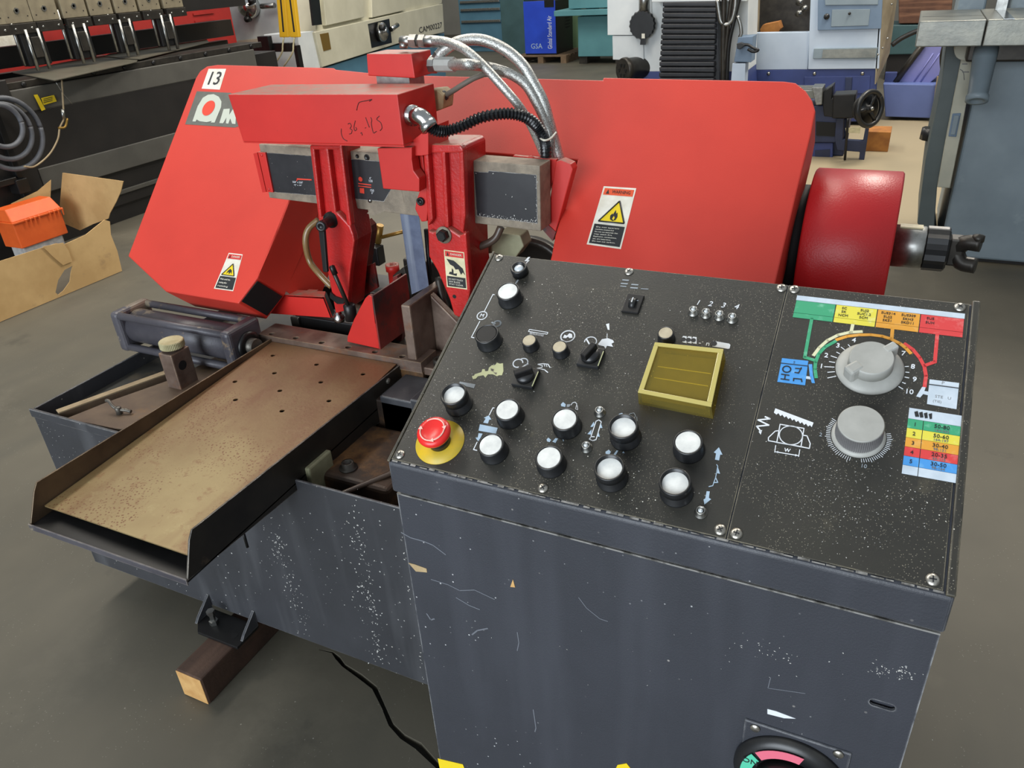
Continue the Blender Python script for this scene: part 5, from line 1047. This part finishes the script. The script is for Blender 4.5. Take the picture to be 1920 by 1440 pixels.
# ================================================================ far row: tool cabinet, blue dryer, teal tank
YF = 14.9
tc_ = empty('tool_cabinet', (PY(905, 90, YF).x, YF+.3, 0), 'slate blue workshop drawer cabinet with silver pull bars', 'cabinet')
a, b = PY(866, 90, YF), PY(948, 90, YF)
MB().box(a.x, b.x, YF, YF+.75, 0, 1.7).build('cabinet_body', 'cabinet_blue', tc_, .01)
zz = [PY(905, y, YF).z for y in (-12, 8, 23, 45, 92)]
for i in range(4):
    d = MB().box(a.x+.03, b.x-.03, YF-.02, YF-.001, max(.1, zz[i+1]+.02), zz[i]-.0).build('drawer', 'cabinet_blue', tc_, .004)
    if i < 3: MB().box(a.x+.06, b.x-.06, YF-.05, YF-.021, zz[i+1]+.03, zz[i+1]+.075).build('pull_bar', 'zinc', d, .006)
YD = 13.15
def pallet(name, x0, x1, y0, y1, label):
    p = empty(name, ((x0+x1)/2, (y0+y1)/2, 0), label, 'pallet')
    for i in range(3): xx = x0+(x1-x0-.1)*i/2; MB().box(xx, xx+.1, y0, y1, 0, .10).build('bearer', 'wood_pallet', p)
    n = 6
    for i in range(n): yy = y0+(y1-y0)*i/n; MB().box(x0, x1, yy, yy+(y1-y0)/n*.75, .10, .122).build('deck_board', 'wood_pallet', p)
    return p
a, b = PY(985, 100, YD), PY(1043, 100, YD)
pallet('wooden_pallet', a.x-.15, b.x+.22, YD-.1, YD+1.1, 'weathered wooden pallet under the royal blue air dryer')
ad = empty('air_dryer', ((a.x+b.x)/2, YD+.4, .122), 'royal blue air dryer box with black side panel and white lettering', 'air dryer')
zt2 = PY(1010, 2, YD).z; zb2 = .123
MB().box(a.x, b.x, YD+.02, YD+.8, zb2, zt2).build('case', 'black_metal', ad, .008)
MB().box(a.x, b.x, YD, YD+.02, zb2+.02, zt2).build('front_panel', 'royal_blue', ad, .004)
q = PY(1030, 6, YD-.001); MB().box(q.x-.09, q.x+.08, YD-.006, YD, q.z-.06, q.z+.05).build('display', 'black_metal', ad)
for i in range(5): MB().box(b.x+.0005, b.x+.006, YD+.45, YD+.65, .5+i*.05, .52+i*.05).build('vent_slot', 'black_deep', ad)
text('Global Standard Air', 'print_white', ad, PY(1031, 61, YD-.001), UZ, -UX, .085, width=(PY(1031, 30, YD)-PY(1031, 92, YD)).length)
text('GSA', 'print_blue', ad, PY(1006, 87, YD-.001), UX, UZ, .085)
a, b = PY(1084, 105, 12.9), PY(1152, 105, 12.9)
tk = empty('teal_tank', ((a.x+b.x)/2, 13.2, 0), 'teal painted machine tank with an overhanging shelf on timber feet', 'tank')
zl = PY(1110, 106, 12.9).z
MB().box(a.x, b.x+.5, 12.9, 13.7, zl, PY(1110, 30, 12.9).z).build('lower_tank', 'teal', tk, .01)
q0 = PY(1043, 30, 12.7); MB().box(q0.x, b.x+.5, 12.6, 13.7, q0.z, q0.z+.08).build('shelf', 'teal', tk, .006)
q1 = PY(1066, 17, 12.75); MB().box(q1.x, b.x+.5, 12.75, 13.6, q1.z, q1.z+.7).build('upper_box', 'teal', tk, .01)
for i in range(3): MB().box(q1.x+.2+i*.3, q1.x+.28+i*.3, 12.8, 12.9, q0.z+.08, q1.z).build('spacer', 'tan_edge', tk)
for x in (a.x+.0, b.x): MB().box(x, x+.14, 12.95, 13.6, 0, zl-.001).build('foot', 'dark_steel', tk)
q = PY(1052, 60, 14.4); tag(MB().box(q.x, q.x+.8, 14.4, 15.2, 0, 1.5).build('green_cupboard', 'green_wall', None, .01), 'dull green cupboard standing behind the teal tank', 'cupboard')
q = PY(958, 45, 13.9); tag(MB().box(q.x-.2, PY(984, 45, 13.9).x, 13.9, 14.5, 0, 1.9).build('teal_locker', 'teal_dark', None, .01), 'dark teal locker between the drawer cabinet and the air dryer', 'locker')

# ================================================================ milling machine behind the right housing
YM = 7.5
ml = empty('milling_machine', (-1.4, 8.0, 0), 'white and navy milling machine with black bellows and a black handwheel', 'milling machine')
def mf(name, m, px, y, d, parent=None, bevel=.004): return ext_y(name, m, parent or ml, px, y, d, bevel)
mf('column_box', 'white_paint', [(1138,-60), (1220,-60), (1222,66), (1139,66)], YM+.22, .5)
mf('column_box', 'white_paint', [(1148,67), (1206,67), (1207,113), (1149,112)], YM+.23, .45)
mf('column', 'white_paint', [(1205,-60), (1405,-60), (1400,134), (1204,134)], YM+.25, .5)
mf('column_base', 'navy', [(1204,134), (1400,134), (1410,330), (1215,330)], YM+.25, .5)
bw = mf('bellows_frame', 'bellows', [(1246,2), (1346,2), (1350,175), (1236,175)], YM+.06, .18)
n = 17
for i in range(n):
    t0_, t1_ = i/n, (i+.82)/n; f_ = lambda t, s: (1246-10*t+(100+4*t)*s, 3+172*t)
    k_ = random.uniform(-1.5, 1.5)
    MB().prism([PY(*f_(t0_, 0), YM+.06), PY(*f_(t0_, 1), YM+.06), PY(f_(t1_, 1)[0]+k_, f_(t1_, 1)[1]+k_, YM+.06), PY(f_(t1_, 0)[0]+k_, f_(t1_, 0)[1], YM+.06)], (0, -.05-.02*random.random(), 0)).build('pleat', 'bellows', bw, .008)
mf('top_slide', 'white_paint', [(1220,-50), (1400,-50), (1400,2), (1222,4)], YM+.02, .2)
kc_ = PY(1206, 46, YM+.2); kb_ = MB().lathe(kc_, -UY, [(.125, 0), (.13, .03), (.12, .05), (0, .05)], 36, False, .06).build('scale_knob', 'black_plastic', ml)
MB().prism(face_y([(1202,66), (1210,66), (1209,84), (1200,84)], YM+.14), (0, .03, 0)).build('knob_handle', 'black_plastic', kb_); MB().prism(face_y([(1203,63), (1209,63), (1209,72), (1203,72)], YM+.135), (0, .005, 0)).build('knob_label', 'label_white', kb_)
MB().tube([PY(1208, -20, YM+.2), PY(1208, 22, YM+.2)], .05, 12).build('spindle_rod', 'zinc', kb_)
mo_ = PY(1167, 132, YM+.1); mm = MB().lathe(mo_+Vector((.0, 0, 0)), Vector((.55, .8, 0)), [(.105, 0), (.115, .02), (.115, .05), (.105, .07), (.105, .30)], 28).build('pump_motor', 'dark_steel', ml)
for a in range(6): MB().lathe(mo_+Vector((.05*math.cos(a*1.047)*.82, -.05*math.cos(a*1.047)*.56, .05*math.sin(a*1.047)))-Vector((.55, .8, 0)).normalized()*.004, Vector((.55, .8, 0)), [(.022, 0), (.022, .002)], 3, False).build('fan_slot', 'black_deep', mm)
for pts, r, m_ in (([(1345,0), (1348,20), (1352,40), (1362,46), (1372,38), (1378,15), (1380,-10)], .022, 'zinc'), ([(1358,-10), (1357,40), (1356,100), (1356,175)], .024, 'dark_steel'), ([(1388,-10), (1376,40), (1366,90), (1362,175)], .018, 'black_metal'), ([(1372,-10), (1364,60), (1358,130), (1360,175)], .018, 'dark_steel'), ([(1383,30), (1388,45), (1390,62), (1387,70)], .016, 'zinc')):
    MB().tube([PY(a, b, YM+.0) for a, b in pts], r, 8, 5).build('hose', m_, ml)
mf('switch_box', 'panel_bluegrey', [(1384,70), (1412,68), (1408,117), (1376,116)], YM-.02, .2); mf('oil_box', 'white_paint_cool', [(1373,119), (1398,119), (1396,160), (1370,160)], YM-.02, .15)
hb_ = mf('box_lever', 'black_plastic', [(1381,82), (1388,80), (1398,84), (1388,92), (1382,92)], YM-.08, .06); MB().tube([PY(1388, 84, YM-.06), PY(1402, 84, YM-.06), PY(1412, 90, YM-.06), PY(1422, 94, YM-.06), PY(1412, 97, YM-.06), PY(1402, 92, YM-.06)], .012, 8, 4).build('lever_wire', 'black_metal', hb_)
# the machining centre to its right
mc = empty('machining_centre', (-.6, 9.0, 0), 'pale blue white machining centre with navy base and grey control panel', 'machining centre')
YW = 8.3
def wf(name, m, px, y, d, bevel=.004): return ext_y(name, m, mc, px, y, d, bevel)
wf('base', 'navy', [(1408,131), (1642,129), (1640,228), (1408,228)], YW, .28)
wf('lower_panel', 'white_paint_cool', [(1413,62), (1519,60), (1514,130), (1410,131)], YW, .1)
wf('door_frame', 'white_paint_cool', [(1522,-60), (1656,-60), (1648,129), (1515,130)], YW-.02, .3)
wf('control_panel', 'panel_bluegrey', [(1534,-50), (1657,-50), (1652,54), (1533,57)], YW-.05, .05)
wf('panel_screen', 'grey_machine', [(1546,-30), (1650,-30), (1646,9), (1547,10)], YW-.06, .01)
wf('panel_frame', 'grey_machine', [(1560,18), (1632,17), (1628,48), (1558,50)], YW-.055, .005)
MB().lathe(PY(1550, 31, YW-.05), -UY, [(.026, 0), (.024, .02), (0, .022)], 16).build('panel_button', 'black_plastic', mc); MB().lathe(PY(1593, 25, YW-.055), -UY, [(.012, 0), (.012, .02), (0, .022)], 12).build('panel_lock', 'black_plastic', mc)
hn = wf('door_handle', 'grey_machine', [(1526,91), (1646,89), (1643,111), (1524,110)], YW-.04, .03); MB().prism(face_y([(1543,93), (1644,91), (1641,108), (1541,109)], YW-.046), (0, .006, 0)).build('handle_pad', 'table_iron', hn)
MB().prism([PY(1657, -60, YW-.02), PY(1690, -60, YW+.35), PY(1668, 100, YW+.35), PY(1642, 158, YW-.02)], (-.01, 0, 0)).build('side_panel', 'tan_side', mc)
for p in ((1672,8), (1664,72), (1655,90), (1646,102)): MB().lathe(PY(*p, YW-.06), -UY, [(.010, 0), (.008, .006), (0, .008)], 10).build('side_bolt', 'zinc', mc)
for x in (1441, 1527, 1617): MB().lathe(PY(x, 138, YW), -UY, [(.018, 0), (.014, .010), (0, .012)], 12).build('base_bolt', 'zinc', mc)
wf('base_door', 'navy', [(1508,144), (1632,142), (1630,175), (1508,178)], YW-.012, .012); wf('base_latch', 'navy_dark', [(1585,145), (1598,145), (1596,171), (1584,171)], YW-.03, .02)
wf('inner_back', 'dark_steel', [(1398,-80), (1524,-80), (1520,62), (1398,62)], YW+.9, .05)
wf('inner_post', 'tan_side', [(1405,-60), (1424,-60), (1420,60), (1406,62)], YW+.3, .1)
for p in ((1497,5), (1505,17), (1496,26)): MB().lathe(PY(*p, YW+.6), Vector((.4, -1, .2)), [(.03, 0), (.03, .08), (.015, .1), (0, .1)], 10).build('tool_tip', 'zinc', mc)
tag(ext_y('wood_offcut', 'wood_orange', None, [(1425,55), (1430,47), (1459,41), (1463,54), (1460,59), (1426,60)], YW+.15, .2), 'orange brown wooden offcut on the ledge of the machining centre', 'wood block')
# cross table with handwheel
ct = empty('cross_slide_table', (-.7, 7.0, 0), 'grey slotted cross slide table with a large black spoked handwheel', 'milling table')
YT = 6.9
tt = [PZ(a, b, 1.0) for a, b in ((1400,152), (1560,150), (1545,168), (1400,165))]
zt3 = PY(1530, 170, YT).z
MB().box(PY(1200, 160, YT).x, PY(1540, 165, YT).x, YT, YT+.28, zt3-.06, zt3).build('table_top', 'table_iron', ct, .004)
for i in range(3): MB().box(PY(1200, 160, YT).x, PY(1540, 165, YT).x+.001, YT+.05+i*.08, YT+.07+i*.08, zt3-.001, zt3+.002).build('tee_slot', 'dark_steel', ct)
ext_y('table_end', 'zinc', ct, [(1522,164), (1543,164), (1541,196), (1530,197)], YT-.03, .2, .004)
ext_y('end_bracket', 'black_metal', ct, [(1543,172), (1562,160), (1560,185), (1590,182), (1590,222), (1545,218), (1542,190)], YT+.02, .2, .006)
ext_y('gear_box', 'black_metal', ct, [(1562,178), (1605,176), (1600,222), (1560,222)], YT-.05, .2, .008)
hw = PY(1627, 204, YT-.10); ax_ = Vector((.75, -.62, .12)).normalized()
rim = MB(); u_ = ax_.orthogonal().normalized(); w_ = ax_.cross(u_)
rim.tube([hw+ax_*.02+(u_*math.cos(a*math.pi/12)+w_*math.sin(a*math.pi/12))*.125 for a in range(25)], .020, 10, 3); hwo = rim.build('handwheel_rim', 'black_plastic', ct)
MB().lathe(hw-ax_*.02, ax_, [(.12, 0), (.12, .015), (.03, .03), (.03, .05), (0, .05)], 32).build('handwheel_web', 'black_metal', hwo)
for a in range(3): d = u_*math.cos(a*2.09+.4)+w_*math.sin(a*2.09+.4); MB().tube([hw+ax_*.01, hw+ax_*.02+d*.115], .014, 8).build('spoke', 'black_plastic', hwo)
MB().lathe(hw+ax_*.03, ax_, [(.016, 0), (.014, .02), (0, .022)], 10).build('hub_nut', 'zinc', hwo)
MB().lathe(hw-ax_*.07, ax_, [(.09, 0), (.09, .03), (.10, .045)], 24).build('dial_ring', 'zinc', hwo)
ext_y('saddle', 'navy_dark', ct, [(1440,198), (1545,198), (1580,222), (1582,258), (1566,268), (1450,268)], YT+.03, .35, .01)
ext_y('saddle_recess', 'black_deep', ct, [(1530,228), (1568,230), (1566,256), (1530,254)], YT+.022, .006)
ext_y('side_leg', 'navy_dark', ct, [(1568,222), (1582,222), (1580,262), (1618,264), (1624,232), (1630,236), (1620,302), (1610,304), (1612,285), (1570,282), (1565,262)], YT+.0, .05, .004)
ext_y('motor_plate', 'label_cream', ct, [(1585,240), (1614,238), (1612,250), (1586,249)], YT-.006, .006)
ext_y('knee', 'navy', ct, [(1440,268), (1562,268), (1560,340), (1440,340)], YT+.05, .35, .006)
ext_y('vent_panel', 'navy_dark', ct, [(1528,282), (1556,280), (1555,305), (1528,305)], YT+.044, .006)
MB().box(-1.3, -.35, YT+.1, YT+.5, 0, .30).build('pedestal', 'navy_dark', ct, .01)
MB().tube([PY(1590, 222, YT-.08), PY(1588, 250, YT-.08), PY(1584, 300, YT-.06)], .010, 8, 4).build('table_cable', 'black_metal', ct)
w0 = PZ(1640, 284, 0); tag(MB().box(w0.x-.09, w0.x+.10, w0.y, w0.y+.25, 0, .16).build('wood_block', 'wood_orange', None, .004), 'short square wood block on the floor below the black handwheel', 'wood block')
# blue chip conveyor
cvb = empty('chip_conveyor', (.1, 8.8, 0), 'blue chip conveyor with a low trough and a sloping chute', 'conveyor')
ext_y('trough', 'conveyor_blue', cvb, [(1656,157), (1757,159), (1748,222), (1660,219)], 8.6, .5, .008)
MB().prism(face_y([(1682,155), (1735,75), (1782,78), (1776,130), (1762,140), (1742,157)], 8.75), (0, .3, 0)).build('chute', 'conveyor_violet', cvb, .008)
for o_ in (0, 12): MB().tube([PY(1712+o_, 156, 8.745), PY(1750+o_, 100, 8.745)], .006, 6).build('chute_rib', 'conveyor_violet', cvb)
MB().tube([PY(1678, 154, 8.72), PY(1735, 77, 8.72)], .03, 8).build('chute_edge', 'dark_steel', cvb)
ext_y('bracket', 'navy', cvb, [(1660,137), (1682,137), (1680,157), (1658,157)], 8.7, .1)
ext_y('trough_edge', 'tan_edge', cvb, [(1757,143), (1762,145), (1752,230), (1745,228)], 8.55, .04)
q = PY(1720, 80, 10.6); tag(ext_y('teal_bench', 'teal_dark', None, [(1668,47), (1790,46), (1790,100), (1655,103)], 11.2, .6, .01), 'dark teal steel bench far behind the blue chip conveyor', 'bench')
bnch = bpy.data.objects['teal_bench']
MB().box(PY(1665, 100, 11.2).x, PY(1760, 100, 11.2).x, 11.25, 11.75, 0, PY(1700, 102, 11.2).z).build('bench_base', 'brake_black', bnch)
tag(ext_y('wood_crate', 'wood_brown', None, [(1685,-40), (1790,-40), (1782,43), (1685,44.5)], 11.22, .5, .01), 'brown wooden crate side standing on the dark teal bench', 'crate')
tag(MB().tube([PY(1672, 85, 8.3), PY(1690, 72, 8.3), PY(1715, 60, 8.3), PY(1735, 54, 8.3)], .022, 8, 5).build('black_hose', 'black_metal'), 'black hose sagging between the machining centre and the iron table', 'hose')
tag(MB().tube([PY(1776, 75, 5.5), PY(1768, 100, 5.5), PY(1768, 125, 5.5), PY(1773, 140, 5.5)], .016, 8, 5).build('grey_hose', 'dark_steel'), 'short dark hose hanging under the iron table edge', 'hose')

# ================================================================ grey machine with iron table at the right
YR = 4.62
gm = empty('grey_saw_machine', (1.0, 5.0, 0), 'blue grey upright machine with cream door strip and cast iron table', 'machine')
def rf(name, m, px, y, d, bevel=.004, parent=None): return ext_y(name, m, parent or gm, px, y, d, bevel)
rf('side_panel', 'grey_green', [(1776,70), (1812,78), (1795,160), (1770,300), (1757,352), (1752,420), (1758,487), (1720,418), (1735,300), (1765,160)], YR+.02, .6)
xg = PY(1757, 487, YR).x
MB().box(xg, 2.2, YR, YR+.9, .02, PY(1850, 112, YR).z).build('body', 'grey_machine', gm, .012)
MB().box(xg+.02, 2.15, YR+.03, YR+.85, 0, .03).build('plinth', 'brake_black', gm)
ds = rf('door_strip', 'grey_cream', [(1802,110), (1827,111), (1800,260), (1781,353), (1757,351), (1775,250)], YR-.02, .02, .003)
rf('strip_latch', 'panel_bluegrey', [(1786,213), (1802,212), (1793,257), (1778,256)], YR-.026, .006, .003, ds)
rf('latch_grip', 'grey_machine', [(1789,217), (1799,217), (1791,253), (1782,253)], YR-.034, .008, .003, ds)
MB().cyl(PY(1783, 353, YR-.003), PY(1766, 440, YR-.003), .003, 6).build('door_gap', 'black_deep', gm)
zt4 = PY(1730, 40, 4.15).z
xt = PY(1724, 40, 4.15).x; xm_ = PY(1851, 40, 4.15).x
MB().box(xt, xm_-.002, 4.15, 4.75, zt4-.105, zt4).build('iron_table', 'table_iron', gm, .004)
MB().box(xm_+.002, 2.0, 4.15, 4.75, zt4-.105, zt4).build('iron_table', 'table_iron', gm, .004)
MB().box(xt+.01, xm_-.004, 4.37, 4.374, zt4-.001, zt4+.0008).build('table_groove', 'dark_steel', gm)
MB().box(xm_+.06, xm_+.10, 4.15, 4.75, zt4, zt4+.002).build('bright_strip', 'chrome', gm)
MB().box(PY(1815, 90, 4.4).x, 1.8, 4.4, 4.75, zt4-.20, zt4-.106).build('table_trunnion', 'dark_steel', gm, .01)
cpo = PY(1790, 88, YR-.1); MB().lathe(PY(1812, 92, 4.5), UY, [(.05, 0), (.05, .12)], 20).build('trunnion_boss', 'grey_cream', gm)
MB().box(PY(1797, 5, 4.8).x, PY(1850, 5, 4.8).x, 4.8, 5.2, zt4-.2, zt4+.9).build('column', 'grey_machine', gm, .01); MB().box(xm_+.13, 2.0, 4.8, 5.2, zt4-.2, zt4+.9).build('column', 'grey_machine', gm, .01)
MB().box(xm_+.055, xm_+.10, 4.62, 4.66, zt4+.002, zt4+.9).build('blade_guard', 'zinc', gm)
h0, h1 = PY(1849, 92, 4.42), PY(1831, 190, 4.30)
hl = MB().lathe(h0, h1-h0, [(.055, 0), (.05, .05), (.042, (h1-h0).length-.03), (.048, (h1-h0).length-.025), (.048, (h1-h0).length), (.03, (h1-h0).length), (.026, (h1-h0).length-.01), (0, (h1-h0).length-.01)], 28).build('tilt_handle', 'grey_machine', gm)
MB().tube([PY(1800, 130, YR-.02), PY(1806, 135, YR-.02), PY(1808, 150, YR-.02)], .002, 6, 3).build('label_scratch', 'ink_grey', gm)
for k, (w_, y_) in enumerate(((10, 119), (13, 134))): MB().prism(face_y([(1804, y_), (1804+w_, y_), (1804+w_, y_+2), (1804, y_+2)], YR-.0205), (0, -.0005, 0)).build('strip_print', 'ink_grey', ds)
MB().tube([PY(1748, 240, YR+.3), PY(1742, 262, YR+.3)], .05, 8).build('rubber_buffer', 'black_plastic', gm)
